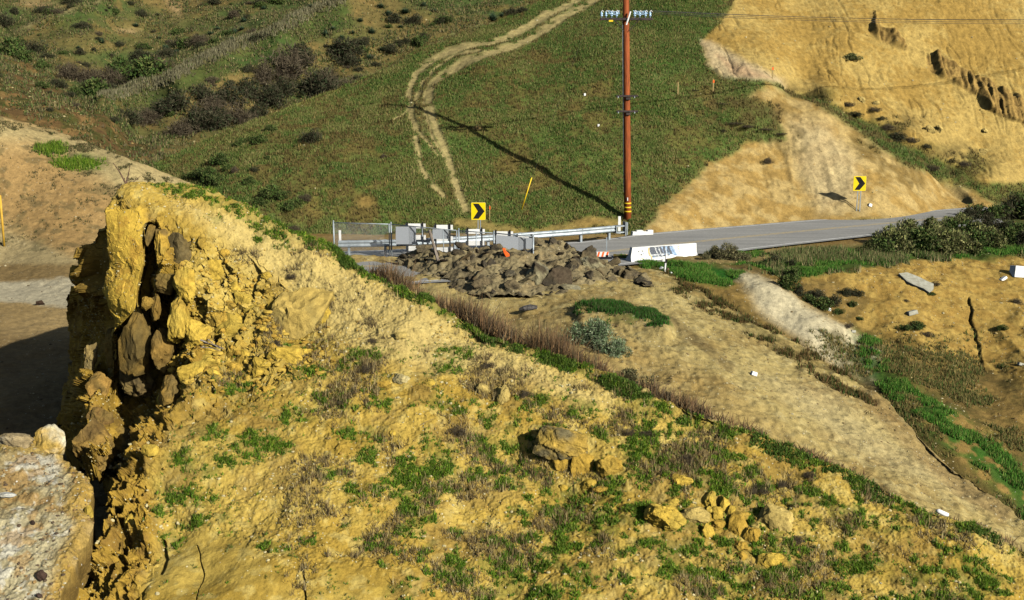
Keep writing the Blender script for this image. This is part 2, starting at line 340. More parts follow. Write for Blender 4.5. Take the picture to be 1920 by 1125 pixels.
def green_hill_mask(U, V, P):
    wu = U + 16 * vnoise(P, 1.4, 11) + 14 * vnoise(P, 5, 12); wv = V + 10 * vnoise(P, 1.4, 21) + 8 * vnoise(P, 5, 22)
    g = ells(wu, wv, tufts) * (.55 + .9 * sstep(-.2, .15, fbm(P, 4.5, 3, 40, .7)))
    n = fbm(P, 1.1, 4, 77, .6)
    amb = sstep(560, 760, U) * sstep(690, 820, V) * (1 - poly(U, V, bare_toe, 14))
    amb2 = sstep(-60, 60, V - (interp(U, crest) + 15)) * sstep(1100, 1500, U)
    g = np.maximum(g, sstep(.06, .34, n * .6 + .75 * fbm(P, 4.0, 3, 57, .7) + .10 * amb2) * (.15 + .75 * amb) * (V > 640))
    d, al = seg_dist(wu, wv, strip); g = np.maximum(g, (1 - sstep(5, 16, d)) * (.5 + .45 * sstep(.3, .6, al)) * (.6 + .6 * sstep(-.2, .1, fbm(P, 3, 3, 90))))
    d, al = seg_dist(wu, wv, strip2); g = np.maximum(g, (1 - sstep(6, 22, d)) * .8 * sstep(-.15, .15, fbm(P, 3, 3, 92)))
    g = np.maximum(g, .7 * sstep(.05, .2, n) * poly(wu, wv, [(280,350),(400,385),(560,455),(560,480),(400,430),(340,400)], 8))
    return g * (1 - poly(U, V, cliff_zone, 10) * .9)
def c_hill(P, U, V, N, keep):
    n = fbm(P, .8, 4, 3); n2 = fbm(P, 5, 3, 8)
    c = mix(A(217,180,86), A(194,156,66), sstep(-.25, .3, n)); c = mix(c, A(226,196,112), sstep(.05, .35, n2) * .6)
    pale = poly(U + 30 * n, V + 30 * n, [(330,400),(470,420),(640,490),(800,580),(960,650),(1150,740),(1100,760),(900,700),(700,700),(560,560),(420,460)], 30)
    c = mix(c, A(222,192,120), pale * .8)
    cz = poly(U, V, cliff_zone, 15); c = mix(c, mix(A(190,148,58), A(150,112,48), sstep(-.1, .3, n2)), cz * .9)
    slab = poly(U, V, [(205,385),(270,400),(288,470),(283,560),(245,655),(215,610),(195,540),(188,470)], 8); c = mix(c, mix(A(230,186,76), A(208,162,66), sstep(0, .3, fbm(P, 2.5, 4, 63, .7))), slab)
    c = mix(c, A(160,126,58), poly(U, V, [(160,470),(196,405),(206,470),(198,545),(188,565),(160,528)], 4) * .8)  # slab's left facet: its shade is painted in as a darker brown
    g = green_hill_mask(U, V, P); c = mix(c, A(104,112,44), np.clip(g, 0, 1) * .62)
    duff = sstep(.0, .25, fbm(P, 1.6, 3, 44)) * sstep(640, 760, V) * (1 - poly(U, V, bare_toe, 14)) * (1 - cz)
    c = mix(c, A(128,98,62), duff * .35)
    c[~keep] = A(120,92,44); return c
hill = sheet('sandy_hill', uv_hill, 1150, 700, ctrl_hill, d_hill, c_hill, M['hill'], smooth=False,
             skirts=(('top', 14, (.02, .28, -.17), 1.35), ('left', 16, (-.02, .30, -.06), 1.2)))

# ---- near spoil bank, bottom left
nR = [(800,100),(845,104),(860,125),(880,140),(900,158),(925,160),(945,150),(955,138),(970,150),(985,162),(1010,152),(1030,140),(1050,128),(1125,112),(1300,60)]
def uv_near(s, t):
    v0 = interp(-120 + s * 270, [(-120,850),(0,838),(40,832),(100,838),(150,868)]); v = v0 + t * (1290 - v0)
    uR = interp(v, nR); return -120 + s * (uR + 120), v
def d_near(P, U, V, N, keep):
    w1, w2 = worley(P, 3.2, 9)
    return P + N * (.35 * fbm(P, .6, 3, 5) + .10 * fbm(P, 3, 3, 6) + .10 * np.clip(.5 - w1, 0, 1) + .05 * fbm(P, 9, 2, 5, .8) + .02 * fbm(P, 24, 1, 7))[..., None]
def c_near(P, U, V, N, keep):
    n = fbm(P, 1.2, 4, 2); n2 = fbm(P, 4, 3, 6); c = mix(A(196,178,136), A(170,146,98), sstep(-.05, .3, n))
    c = mix(c, A(222,210,186), sstep(.0, .22, fbm(P, 2.2, 4, 61, .7)) * .8); c = mix(c, A(180,136,76), sstep(.06, .2, fbm(P, 5.3, 3, 64)) * .55); e = sstep(40, 5, interp(V, nR) - U)
    c = mix(c, A(190,150,66), e * .8); c = mix(c, A(196,160,80), sstep(868, 845, V) * .8); c[~keep] = A(150,118,60); return c
near = sheet('spoil_bank', uv_near, 260, 330, [(-120,850,21.5),(0,835,21),(100,840,21),(160,900,20),(150,1000,18.9),(0,1000,18.6),(115,1125,17.5),(0,1125,17.3),(-120,1125,17.3),(60,1290,16),(-120,1290,16)],
             d_near, c_near, M['spoil'], smooth=False, skirts=(('top', 10, (-.02, .10, -.35), 1.25), ('right', 10, (-.05, .16, -.34), 1.25)))

# ---- yard floor and the bare hill behind it
tan_crest = [(-150,205),(0,222),(60,234),(100,246),(200,285),(270,306),(330,330),(380,350),(430,371),(520,408),(580,430),(620,444),(700,468),(900,520)]
def uv_yard(s, t):
    u = -150 + s * 900; vt = interp(u, tan_crest); return u, vt + t ** 1.1 * (1010 - vt)
def d_yard(P, U, V, N, keep):
    hill_ = 1 - sstep(470, 500, V); return P + N * (.35 * fbm(P, .12, 3, 5) * hill_ + .09 * fbm(P, 1.1, 4, 6, .6) + .05 * fbm(P * np.array([1, 1, .5]), 3, 3, 6))[..., None]
def c_yard(P, U, V, N, keep):
    n = fbm(P, .35, 4, 2); n2 = fbm(P, 2.0, 4, 6); wu = U + 25 * n; wv = V + 14 * n
    c = mix(A(196,162,106), A(176,144,92), sstep(-.2, .3, n))
    c = mix(c, A(204,180,124), poly(wu, wv, [(-200,190),(200,275),(640,450),(400,420),(300,360),(230,360),(150,300),(60,262),(-200,250)], 14) * .75)
    c = mix(c, A(184,144,88), poly(wu, wv, [(-200,290),(60,280),(150,330),(230,375),(200,420),(150,480),(60,440),(0,400),(-200,380)], 20) * .8)
    c = mix(c, A(192,168,118), poly(wu, wv, [(-200,420),(0,428),(60,452),(150,488),(250,520),(-200,520)], 10) * .8)
    c = mix(c, A(150,118,70), poly(wu, wv, [(-200,500),(300,488),(300,530),(150,522),(-200,534)], 6) * .8)
    c = mix(c, A(212,194,158), poly(U + 8 * n2, V + 6 * n2, [(-200,545),(0,532),(80,524),(160,520),(300,514),(300,585),(120,574),(0,566),(-200,585)], 4) * .95)
    c = mix(c, A(140,112,72), sstep(590, 660, V) * .7)
    c = mix(c, A(80,110,45), ells(wu, wv, [(95,282,20,8),(145,308,30,7),(160,300,25,6)]) * .8)
    c = mix(c, A(100,92,60), sstep(.12, .3, n2) * (V < 470) * .5)
    return c
yard = sheet('bare_hillside', uv_yard, 480, 420, [(-150,860,28),(-150,1000,24),(400,1000,24),(0,850,28.3),(400,850,28.3),(0,720,34.8),(400,720,34.8),(0,620,42),(400,620,42),(0,530,51),(300,530,51),(0,500,54),(300,500,54.2),(-150,380,59.5),(0,380,60),(200,420,58.5),(0,222,66),(-150,205,67),(250,450,58),(250,310,63.5),(430,371,62.5),(450,450,58),(620,450,60),(700,480,56),(750,560,48),(750,800,32)],
             d_yard, c_yard, M['fill'], skirts=(('top', 8, (0, .6, -.35), 1.4),))

# ---- the fill spur that runs down from the rubble pile
spur_top = [(560,470),(640,478),(900,486),(1200,502),(1250,512),(1320,545),(1400,592),(1460,628),(1520,664),(1600,716),(1660,756),(1720,810),(1780,868),(1850,922),(1900,962),(1940,1000),(2000,1050)]
def uv_spur(s, t):
    u = 560 + s * 1440; vt = interp(u, spur_top); return u, vt + t ** 1.15 * (1120 - vt)
def d_spur(P, U, V, N, keep):
    o = .30 * fbm(P, .3, 3, 5) + .10 * fbm(P, 1.4, 4, 6, .6) + .07 * fbm(P, 5, 2, 7) + .10 * fbm(P * np.array([1.6, .4, .4]), 1.0, 3, 27, ridged=True)
    below = poly(U, V, [(1090,615),(1170,608),(1260,640),(1330,690),(1330,760),(1200,740),(1100,680)], 14)
    o = o - .12 * below + .16 * fbm(P * np.array([2, 2, .6]), 1.5, 3, 9, ridged=True) * below
    lip = line(U, V, [(1095,590),(1150,588),(1210,604),(1245,622)], 14, 12); o = o + .25 * lip
    return P + N * (o * keep)[..., None]
spur_green = [[(1080,582),(1130,568),(1180,578),(1235,598),(1250,618),(1200,610),(1130,596)]]
def c_spur(P, U, V, N, keep):
    n = fbm(P, .5, 4, 2); n2 = fbm(P, 3, 4, 6); wu = U + 16 * n + 6 * n2; wv = V + 10 * n + 5 * n2
    c = mix(A(204,176,110), A(178,148,88), sstep(-.2, .35, n)); c = mix(c, A(218,192,128), sstep(.05, .3, n2) * .6)
    c = mix(c, A(180,146,84), poly(wu, wv, [(940,560),(1100,600),(1300,680),(1500,830),(1700,950),(1400,830),(1100,700),(960,620)], 20) * .5)
    c = mix(c, A(72,104,40), poly(wu + 20 * n2, wv + 14 * n2, spur_green[0], 10) * .9)
    d = np.maximum(line(wu, wv, [(1255,605),(1300,640),(1360,690),(1320,660)], 8, 8), 0)
    c = mix(c, A(118,96,60), d * .6)
    c = mix(c, A(214,190,136), poly(wu, wv, [(1400,700),(1560,740),(1720,850),(1880,960),(1800,930),(1600,840)], 24) * .5)
    edge = line(wu, wv, [(1270,520),(1340,560),(1400,600),(1460,640),(1540,690),(1600,730)], 10, 14)
    c = mix(c, A(104,92,46), edge * .6 * sstep(-.15, .15, n2 + .1))
    c = mix(c, A(160,128,80), line(wu, wv, [(1620,740),(1720,830),(1800,905),(1880,960)], 14, 14) * .6)
    return c
spur = sheet('fill_slope', uv_spur, 620, 420, [(560,470,53),(640,480,51.6),(700,500,49.7),(900,490,50.8),(1200,503,49.3),(1250,515,48.2),(960,600,41),(1170,640,37.2),(1400,592,44),(1520,664,40.5),(1650,760,36.5),(1780,868,33),(1900,965,30),(2000,1050,27.5),(1300,760,32),(1500,850,30.3),(1700,940,28.5),(1100,690,34),(800,560,44),(700,560,44),(560,560,45),(1000,900,26),(1400,1100,24),(1900,1100,26),(600,1000,24)],
             d_spur, c_spur, M['fill'], skirts=(('top', 8, (.10, .20, -.22), 1.4),))

# ---- roadside bank and gully, right
gully_top = [(1150,478),(1300,476),(1500,470),(1700,466),(1900,462),(2060,458)]
def uv_gully(s, t):
    u = 1150 + s * 910; vt = interp(u, gully_top); return u, vt + t ** 1.1 * (1100 - vt)
bank = [(1450,520),(1560,505),(1640,500),(1720,488),(1800,478),(2060,466),(2060,720),(1920,720),(1850,690),(1760,670),(1690,640),(1610,600),(1640,560),(1560,530),(1500,535)]
def d_gully(P, U, V, N, keep):
    bk = poly(U, V, bank, 20)
    o = .5 * fbm(P, .22, 3, 5) * sstep(500, 560, V) + .12 * fbm(P, 1.2, 4, 6, .6) + .30 * bk * fbm(P * np.array([1.2, 1.2, .4]), .8, 4, 9, ridged=True)
    o = o - .5 * line(U + 8 * vnoise(P, 2, 1), V, [(1815,560),(1830,600),(1840,650),(1846,690)], 1.0, 1.6)
    o = o - .35 * line(U + 8 * vnoise(P, 2, 1), V, [(1716,700),(1800,760),(1900,830)], 4, 8) * 0
    ridge = line(U, V, [(1400,525),(1470,568),(1540,610),(1640,655)], 16, 22); o = o + .18 * ridge + .14 * ridge * fbm(P * np.array([1, 1, .4]), 1.6, 3, 9, ridged=True)
    return P + N * (o * keep)[..., None]
def c_gully(P, U, V, N, keep):
    n = fbm(P, .45, 4, 2); n2 = fbm(P, 2.5, 4, 6); wu = U + 24 * n + 8 * n2; wv = V + 14 * n + 6 * n2
    c = mix(A(168,134,72), A(128,104,56), sstep(-.2, .3, n + n2 * .5))
    c = mix(c, mix(A(200,162,84), A(176,138,68), sstep(-.2, .25, n2)), poly(wu, wv, bank, 12))
    c = mix(c, A(228,208,166), poly(wu, wv, [(1370,515),(1420,525),(1500,580),(1600,625),(1650,650),(1640,720),(1590,700),(1500,640),(1420,585)], 14) * .95)
    c = mix(c, A(66,92,34), poly(wu, wv, [(1150,476),(2060,455),(2060,480),(1800,484),(1700,492),(1600,512),(1500,530),(1420,505),(1380,500),(1290,500),(1200,500)], 6) * .9)
    c = mix(c, A(176,146,92), poly(U + 4 * n2, V + 4 * n2, [(1140,470),(1400,484),(1560,468),(1640,458),(1640,466),(1500,480),(1400,492),(1290,494),(1200,488)], 3) * .85)
    c = mix(c, A(52,104,30), poly(wu, wv, [(1250,492),(1340,500),(1400,520),(1360,545),(1300,530),(1230,505)], 8))
    gl = line(wu + 45 * fbm(P, .5, 3, 19), wv + 20 * fbm(P, .5, 3, 29), [(1615,665),(1660,705),(1720,760),(1800,820),(1900,900),(1960,960)], 22, 42)
    c = mix(c, A(60,108,34), gl * sstep(-.2, .1, n2 + .08) * .9); c = mix(c, A(112,96,48), line(wu, wv, [(1700,670),(1800,720),(1920,760)], 40, 30) * .6 * sstep(-.1, .2, n2))
    c = mix(c, A(96,84,42), line(wu, wv, [(1560,640),(1640,740),(1760,860),(1900,960)], 14, 12) * .7)
    c = mix(c, A(196,190,168), poly(U, V, [(1690,517),(1740,530),(1750,540),(1742,552),(1715,545)], 3) * .0)
    return c
gully = sheet('gully_bank', uv_gully, 460, 380, [(1150,478,52.5),(1300,478,52.5),(1500,470,53.5),(1700,466,53.5),(2060,458,56),(1300,500,49.5),(1500,500,50.0),(1700,487,51.5),(1920,472,53.8),(1600,512,49.3),(1500,560,47),(1600,640,44.2),(1850,690,43),(1920,600,47),(2060,600,47.5),(1450,560,46.5),(1550,622,44),(1650,700,41.3),(1700,720,39.8),(1800,850,35),(1920,930,33),(2060,950,33),(1920,760,39),(1300,560,46),(1150,560,46),(1300,800,38),(1600,900,34),(1500,1100,29),(2060,1100,29)],
              d_gully, c_gully, M['fill'], skirts=(('right', 6, (1.2, 0, 0), 1.5),))

# ---- green hill, cut slope and tan bluff behind the road
gh_top = [(250,318),(330,286),(400,252),(480,222),(560,186),(620,163),(700,130),(780,86),(850,57),(930,30),(1000,2),(1080,-40),(1200,-100),(2100,-160)]
def uv_green(s, t):
    u = 250 + s * 1850; vt = interp(u, gh_top); return u, vt + t ** 1.05 * (500 - vt)
green_ctrl = [(250,318,70),(330,290,71),(400,255,73),(480,222,75),(620,163,80),(700,130,82),(850,57,87),(1000,0,92),(1200,-100,100),(1110,0,90),
  (300,420,62),(450,440,60.5),(450,330,66),(620,430,60.5),(620,300,67),(780,428,60.8),(860,428,60.8),(985,438,60.0),(1080,425,60.8),(1174,420,61.2),(1300,430,61.3),(1500,413,64.7),(1780,391,69.7),(2060,370,74),
  (300,500,58),(700,500,57),(1200,500,57),(1700,500,60),(2060,480,64),(1210,440,59.4),
  (800,222,71.5),(950,300,67),(900,390,62.6),(1060,402,62.2),(1100,380,63.2),(1100,222,70.5),(1100,100,78),(900,100,80),(1250,100,78),(1250,-50,90),(1250,250,69.5),(1200,360,64.5),
  (1440,300,69.5),(1500,340,68),(1320,150,75),(1440,150,74.5),(1560,190,74),(1700,260,73.2),(1850,335,73),(1920,360,74),
  (1350,85,79),(1500,150,78),(1600,170,77.5),(1700,225,76.5),(1850,300,76.5),(1600,80,82),(1900,200,80),(1500,0,87),(1700,0,87),(1900,0,88),(2060,100,85),(2060,-100,92),(1500,-100,93),(1800,-100,93)]
sand_face = [(1385,-200),(1372,10),(1345,45),(1318,78),(1322,112),(1345,138),(1440,150),(1475,160),(1550,178),(1640,218),(1720,262),(1790,300),(1850,340),(1900,340),(2200,330),(2200,-200)]
ledges = [[(1640,20),(1650,48),(1690,78),(1700,95),(1660,80),(1636,60)], [(1730,98),(1760,100),(1800,128),(1850,150),(1930,196),(1960,240),(1890,222),(1850,206),(1830,180),(1780,150),(1745,132)]]
def d_green(P, U, V, N, keep):
    sf = poly(U + 6 * vnoise(P, .5, 3), V, sand_face, 10)
    o = .9 * fbm(P, .10, 3, 5) * sstep(440, 380, V) + .13 * fbm(P, .8, 4, 6, .6)
    rl = fbm(P * np.array([1.6, .5, .35]), 1.0, 4, 9, ridged=True) + .32 * fbm(P * np.array([5, .6, .5]), 1.0, 2, 29, ridged=True)
    PC = P + .5 * np.stack([vnoise(P, .9, 3), 0 * U, 0 * U], -1); crk = sstep(.045, .0, np.abs(vnoise(PC * np.array([1.5, .12, .16]), 1.0, 41))) * sstep(-.05, .1, vnoise(P, .35, 9)) + .6 * sstep(.05, .0, np.abs(vnoise(PC * np.array([3.2, .2, .25]), 1.0, 47))) * sstep(.0, .15, vnoise(P, .5, 19))
    o = o * (1 - .5 * sf) + (.13 * rl - .13 * crk + .05 * facets(P * np.array([1, 1, .5]), .8, 3, .9) + .05 * fbm(P, 3, 3, 5)) * sf * sstep(10, 200, V + 120)
    cut = poly(U, V, [(1210,440),(1300,370),(1400,250),(1480,200),(1560,240),(1700,330),(1790,395),(1500,420)], 30); o = o + .22 * fbm(P * np.array([1.5, .6, .5]), .9, 4, 19, ridged=True) * cut
    wu = U + 7 * vnoise(P, 1.2, 3); wv = V + 7 * vnoise(P, 1.2, 8)
    for L in ledges: o = o + poly(wu, wv, L, 3) * (.28 + .7 * fbm(P * np.array([2.6, .3, .2]), 1.0, 3, 2) + .12 * facets(P * np.array([1, 1, .4]), 1.4, 5, .9))
    o = o - .5 * line(wu, wv, [(1745,300),(1760,320),(1790,345),(1815,372)], 4, 8)
    o = o - .45 * line(wu, wv, [(1480,160),(1560,188),(1650,228),(1720,270),(1790,310)], 7, 12)
    tr = np.zeros(U.shape)
    for pts, w_ in trails: tr = np.maximum(tr, line(U, V, pts, w_ * TW, w_))
    o = (o - .07 * tr) * sstep(-2, 34, interp(U, road_far) - V)
    return P + N * (o * keep)[..., None]
road_far = [(250,470),(900,463),(1090,456),(1210,441),(1300,433),(1400,425),(1500,416.5),(1600,408.5),(1700,400.5),(1780,394),(1860,388),(2060,376)]
TW = 1.35
trails = [([(1090,-10),(1073,7),(1007,37),(940,67),(873,82),(813,103),(780,123),(766,153),(763,180),(770,207),(777,240),(783,283),(790,320),(807,347),(833,370)], 3.2),
  ([(1130,-14),(1113,1),(1057,30),(990,67),(923,92),(867,110),(827,130),(808,145),(803,160),(803,187),(810,213),(820,247),(840,293),(850,327),(860,360),(872,395)], 4.2),
  ([(800,147),(792,180),(800,217),(813,263),(835,295),(850,330)], 2.0), ([(787,160),(773,187),(773,217),(790,253),(812,280),(820,292)], 2.0), ([(900,88),(850,98),(815,118),(790,140),(778,170)], 1.6), ([(765,205),(752,215),(738,222)], 1.2)]
def c_green(P, U, V, N, keep):
    n = fbm(P, .25, 4, 2); n2 = fbm(P, 1.3, 4, 6); n3 = fbm(P, 4, 3, 16); wu = U + 18 * n + 8 * n2; wv = V + 12 * n + 6 * n2
    c = mix(A(106,120,56), A(84,106,44), sstep(-.2, .2, n)); c = mix(c, A(118,108,54), sstep(.02, .3, n2) * .7); c = mix(c, A(128,116,60), sstep(.02, .25, fbm(P, .5, 4, 47)) * .45)
    patch = ells(wu, wv, [(1130,160,35,30),(1080,210,40,20),(650,280,40,25),(720,290,50,20),(560,230,60,20),(690,400,50,22),(600,390,70,30),(960,310,40,25),(1000,350,60,20),(600,340,30,20),(870,130,60,15),(910,190,50,25),(1330,195,40,30),(1020,100,30,10),(760,250,40,10),(510,310,50,30)])
    c = mix(c, A(136,112,60), patch * .7 * sstep(-.2, .15, n2)); c = mix(c, A(56,92,30), ells(wu, wv, [(900,60,90,20),(1260,60,50,60),(1000,420,70,10),(760,130,60,25),(1100,400,60,15),(820,300,60,60,.5),(1210,150,60,60,.6)]) * .7)
    # bare sand: cut slope and bluff
    cut = poly(wu, wv, [(1195,440),(1225,415),(1245,385),(1290,345),(1330,310),(1400,270),(1470,262),(1440,200),(1400,185),(1440,158),(1520,190),(1620,250),(1700,310),(1760,325),(1830,350),(1870,385),(1860,400),(1500,430),(1210,452)], 9)
    c = mix(c, mix(A(206,172,108), A(186,148,82), sstep(-.2, .25, n2)), cut)
    c = mix(c, A(222,196,146), poly(wu, wv, [(1480,230),(1560,240),(1600,300),(1620,390),(1540,400),(1500,330)], 25) * .6)
    sf = poly(wu * .6 + U * .4, V, sand_face, 6); c = mix(c, mix(A(205,170,96), A(184,146,74), sstep(-.2, .25, n + n3 * .4)), sf)
    c = mix(c, A(222,194,150), poly(wu, wv, [(1318,76),(1340,80),(1400,115),(1475,150),(1440,152),(1350,140),(1322,115)], 9) * .75)
    c = mix(c, A(204,150,112), poly(wu, wv, [(1340,100),(1400,125),(1440,145),(1370,138)], 8) * .45)
    for L in ledges: c = mix(c, mix(A(186,146,80), A(146,112,62), sstep(-.1, .25, n3)), poly(wu, wv, L, 4) * .8)
    brush = np.maximum.reduce([line(wu, wv, [(1350,190),(1400,215),(1440,245),(1490,270)], 22, 16) * .8, line(wu, wv, [(1480,165),(1540,185),(1600,225),(1660,265),(1730,290),(1800,310)], 10, 16), line(wu, wv, [(1620,280),(1680,310),(1710,330)], 24, 16) * .6, ells(wu, wv, [(1440,215,40,20),(1380,190,50,14),(1690,230,26,22),(1800,290,50,26),(1360,230,40,18)])])
    c = mix(c, A(96,82,48), brush * .8 * sstep(-.3, .1, n2 + .05)); c = mix(c, A(72,88,38), ells(wu, wv, [(1520,175,45,9),(1650,235,30,9),(1820,310,30,20),(1700,275,50,12)]) * .7)
    tr = np.zeros(U.shape)
    for pts, w_ in trails: tr = np.maximum(tr, line(U + 6 * n2, V + 4 * n2, pts, w_ * TW, w_ * 1.6))
    c = mix(c, A(192,168,110), tr * sstep(-.42, -.08, n2 + .5 * n3 + .12) * .95)
    c = mix(c, A(150,132,82), line(wu, wv, [(800,150),(785,185),(790,230)], 16, 12) * .5 + 0 * tr)
    c = mix(c, A(150,134,90), line(wu, wv, [(660,152),(720,122),(800,80),(900,42),(1000,2)], 2.5, 4) * .6)
    toe = line(wu, wv, [(860,418),(920,424),(985,434),(1060,424),(1110,412),(1170,424)], 6, 7); c = mix(c, A(178,148,84), toe * .8)
    c = mix(c, A(176,140,76), ells(wu, wv, [(1105,418,35,9),(690,390,14,8),(590,385,14,20,.5)]) * .8)
    c = mix(c, A(120,126,70), line(wu, wv, [(1130,195),(1200,160),(1290,118)], 3, 6) * .4)
    return c
green = sheet('grassy_hill', uv_green, 1000, 420, green_ctrl, d_green, c_green, M['far'], skirts=(('top', 8, (0, 1.0, -.7), 1.4), ('right', 5, (1.5, 0, 0), 1.5)))

# ---- chaparral slopes behind, upper left
def uv_back(s, t): return -160 + s * 1500, -160 + t * 560
R1 = [(190,200),(217,187),(333,140),(417,103),(533,50),(633,7),(720,-40)]; R2 = [(40,75),(100,45),(190,5),(260,-30)]
back_ctrl = [(250,275,78),(350,236,82),(480,190,88),(600,135,94),(720,75,100),(850,10,106),(217,187,84),(333,140,88),(417,103,92),(533,50,98),(633,7,104),(720,-30,109),
  (217,158,92),(333,112,96),(417,76,100),(533,22,106),(600,-10,110),(100,43,103),(190,10,107),(0,90,98),(60,110,94),(120,150,88),(300,0,113),(0,-50,114),(500,-80,120),(0,40,104),(0,125,84),(0,200,74),(100,200,76),(200,258,74),(100,250,72),(-160,200,73),(-160,0,108),(250,310,71),(0,260,70),(400,400,66),(1000,300,80),(1340,300,85),(1340,-160,135),(1000,-160,128),(-160,-160,128),(800,-100,118),(-160,400,62),(700,400,70),(280,60,106),(400,20,110),(160,90,98)]
def d_back(P, U, V, N, keep):
    o = 1.5 * fbm(P, .08, 3, 5) + .28 * fbm(P, .6, 4, 6, .6) + 1.1 * line(U, V, R1, 3, 26) + .7 * line(U, V, R2, 3, 26)
    return P + N * o[..., None]
def c_back(P, U, V, N, keep):
    n = fbm(P, .14, 4, 2); n2 = fbm(P, .9, 4, 6); wu = U + 22 * n + 8 * n2; wv = V + 12 * n + 6 * n2
    c = mix(A(88,100,50), A(128,110,62), sstep(-.15, .25, n)); c = mix(c, A(142,114,64), sstep(.08, .32, n2) * .6)
    c = mix(c, A(150,122,70), ells(wu, wv, [(320,10,40,30),(250,40,50,18),(230,60,20,8),(330,200,40,12),(450,140,60,20),(430,90,30,8),(300,60,50,20),(85,15,30,12),(350,195,20,10),(690,78,30,10),(180,95,25,6)]) * .7)
    c = mix(c, A(196,160,110), ells(wu, wv, [(75,8,32,9),(330,5,10,18),(235,55,16,6)]) * .8)
    c = mix(c, A(74,96,42), line(wu, wv, [(260,205),(340,160),(430,118),(540,66),(650,20)], 10, 14) * .7 + line(wu, wv, [(120,55),(200,15)], 10, 10) * .5)
    c = mix(c, A(158,140,96), line(U + 4 * n2, V + 3 * n2, [(215,188)] + R1[2:], 3.0, 3.5) * .85); c = mix(c, A(156,138,92), line(U + 4 * n2, V + 3 * n2, R2, 3, 5) * .8); c = mix(c, A(150,134,90), line(U + 4 * n2, V + 3 * n2, [(280,128),(330,100),(380,85),(430,55),(470,30),(500,5)], 1.6, 4) * .6 + line(U + 4 * n2, V + 3 * n2, [(580,170),(640,150),(690,128),(720,120)], 2, 4) * .5)
    br = poly(wu, wv, [(-300,105),(60,115),(120,150),(170,200),(230,250),(330,320),(200,300),(60,250),(-300,230)], 14)
    c = mix(c, mix(A(116,88,52), A(90,84,40), sstep(-.15, .2, n2)), br); c = mix(c, A(160,122,72), br * sstep(.1, .3, fbm(P, 1.1, 3, 66)) * .7)
    return c
back = sheet('brushy_slope', uv_back, 620, 330, back_ctrl, d_back, c_back, M['far'])

# ---- level ground by the road, and the land all round down to the horizon
def slab(name, pts, z, mat, kind='structure', cols=None):
    me = bpy.data.meshes.new(name); me.from_pydata([(p[0], p[1], z) for p in pts], [], [list(range(len(pts)))]); me.materials.append(mat)
    return tag(link(name, me), kind=kind)
M['dirt'] = mat_noise('dirt', A(150,118,66), A(190,156,92), scale=1.2, rough=.95, bump=.4)
def ring_ground():
    n = 90; R = np.concatenate([[0], np.geomspace(4, 1400, 34)]); th = np.linspace(0, 2*np.pi, n, endpoint=False)
    P = np.zeros((len(R), n, 3)); P[..., 0] = R[:, None] * np.cos(th); P[..., 1] = R[:, None] * np.sin(th) + 20
    P[..., 2] = -6.5 + 1.0 * fbm(P, .05, 3) * np.clip(R[:, None] / 60, 0, 1)
    i = np.arange(len(R) * n).reshape(len(R), n); j = np.roll(i, -1, 1)
    q = np.stack([i[:-1], i[1:], j[1:], j[:-1]], -1).reshape(-1, 4)
    return tag(link('ground', raw_mesh('ground', P.reshape(-1, 3), [q], M['dirt'])), kind='structure')
ring_ground()
# ---- level shoulder and road
def flat_sheet(name, pts_uv, z, mat, n=4):
    pts = [flat(u, v, z) for u, v in pts_uv]; return slab(name, pts, z, mat)
def shoulder():
    xs = np.linspace(-14, 60, 300); ys = np.linspace(48.6, 76, 110); X, Y = np.meshgrid(xs, ys)
    P = np.stack([X, Y, 0 * X], -1); n = fbm(P, .4, 4, 3); P[..., 2] = -.03 + .03 * n
    U, V = proj(P); P[..., 2] -= sstep(51.5, 48.6, Y) * .25 + .06; P[..., 2] -= 3 * sstep(0, 2.5, V - interp(U, gully_top) - 4) * (U > 1270)
    c = mix(A(190,156,96), A(160,126,70), sstep(-.2, .3, n)); n2 = fbm(P, 2, 3, 8)
    c = mix(c, A(84,96,44), poly(U + 30 * n, V + 5 * n, [(1420,476),(1660,452),(1740,420),(1800,400),(2100,385),(2100,480),(1420,500)], 6) * .9)
    c = mix(c, A(150,116,62), sstep(.05, .25, n2) * .5)
    i = np.arange(P[..., 0].size).reshape(X.shape); q = np.stack([i[:-1, :-1], i[:-1, 1:], i[1:, 1:], i[1:, :-1]], -1).reshape(-1, 4)
    me = raw_mesh('road_shoulder', P.reshape(-1, 3), [q], M['fill'], c.reshape(-1, 3)); return tag(link('road_shoulder', me), kind='structure')
shoulder()
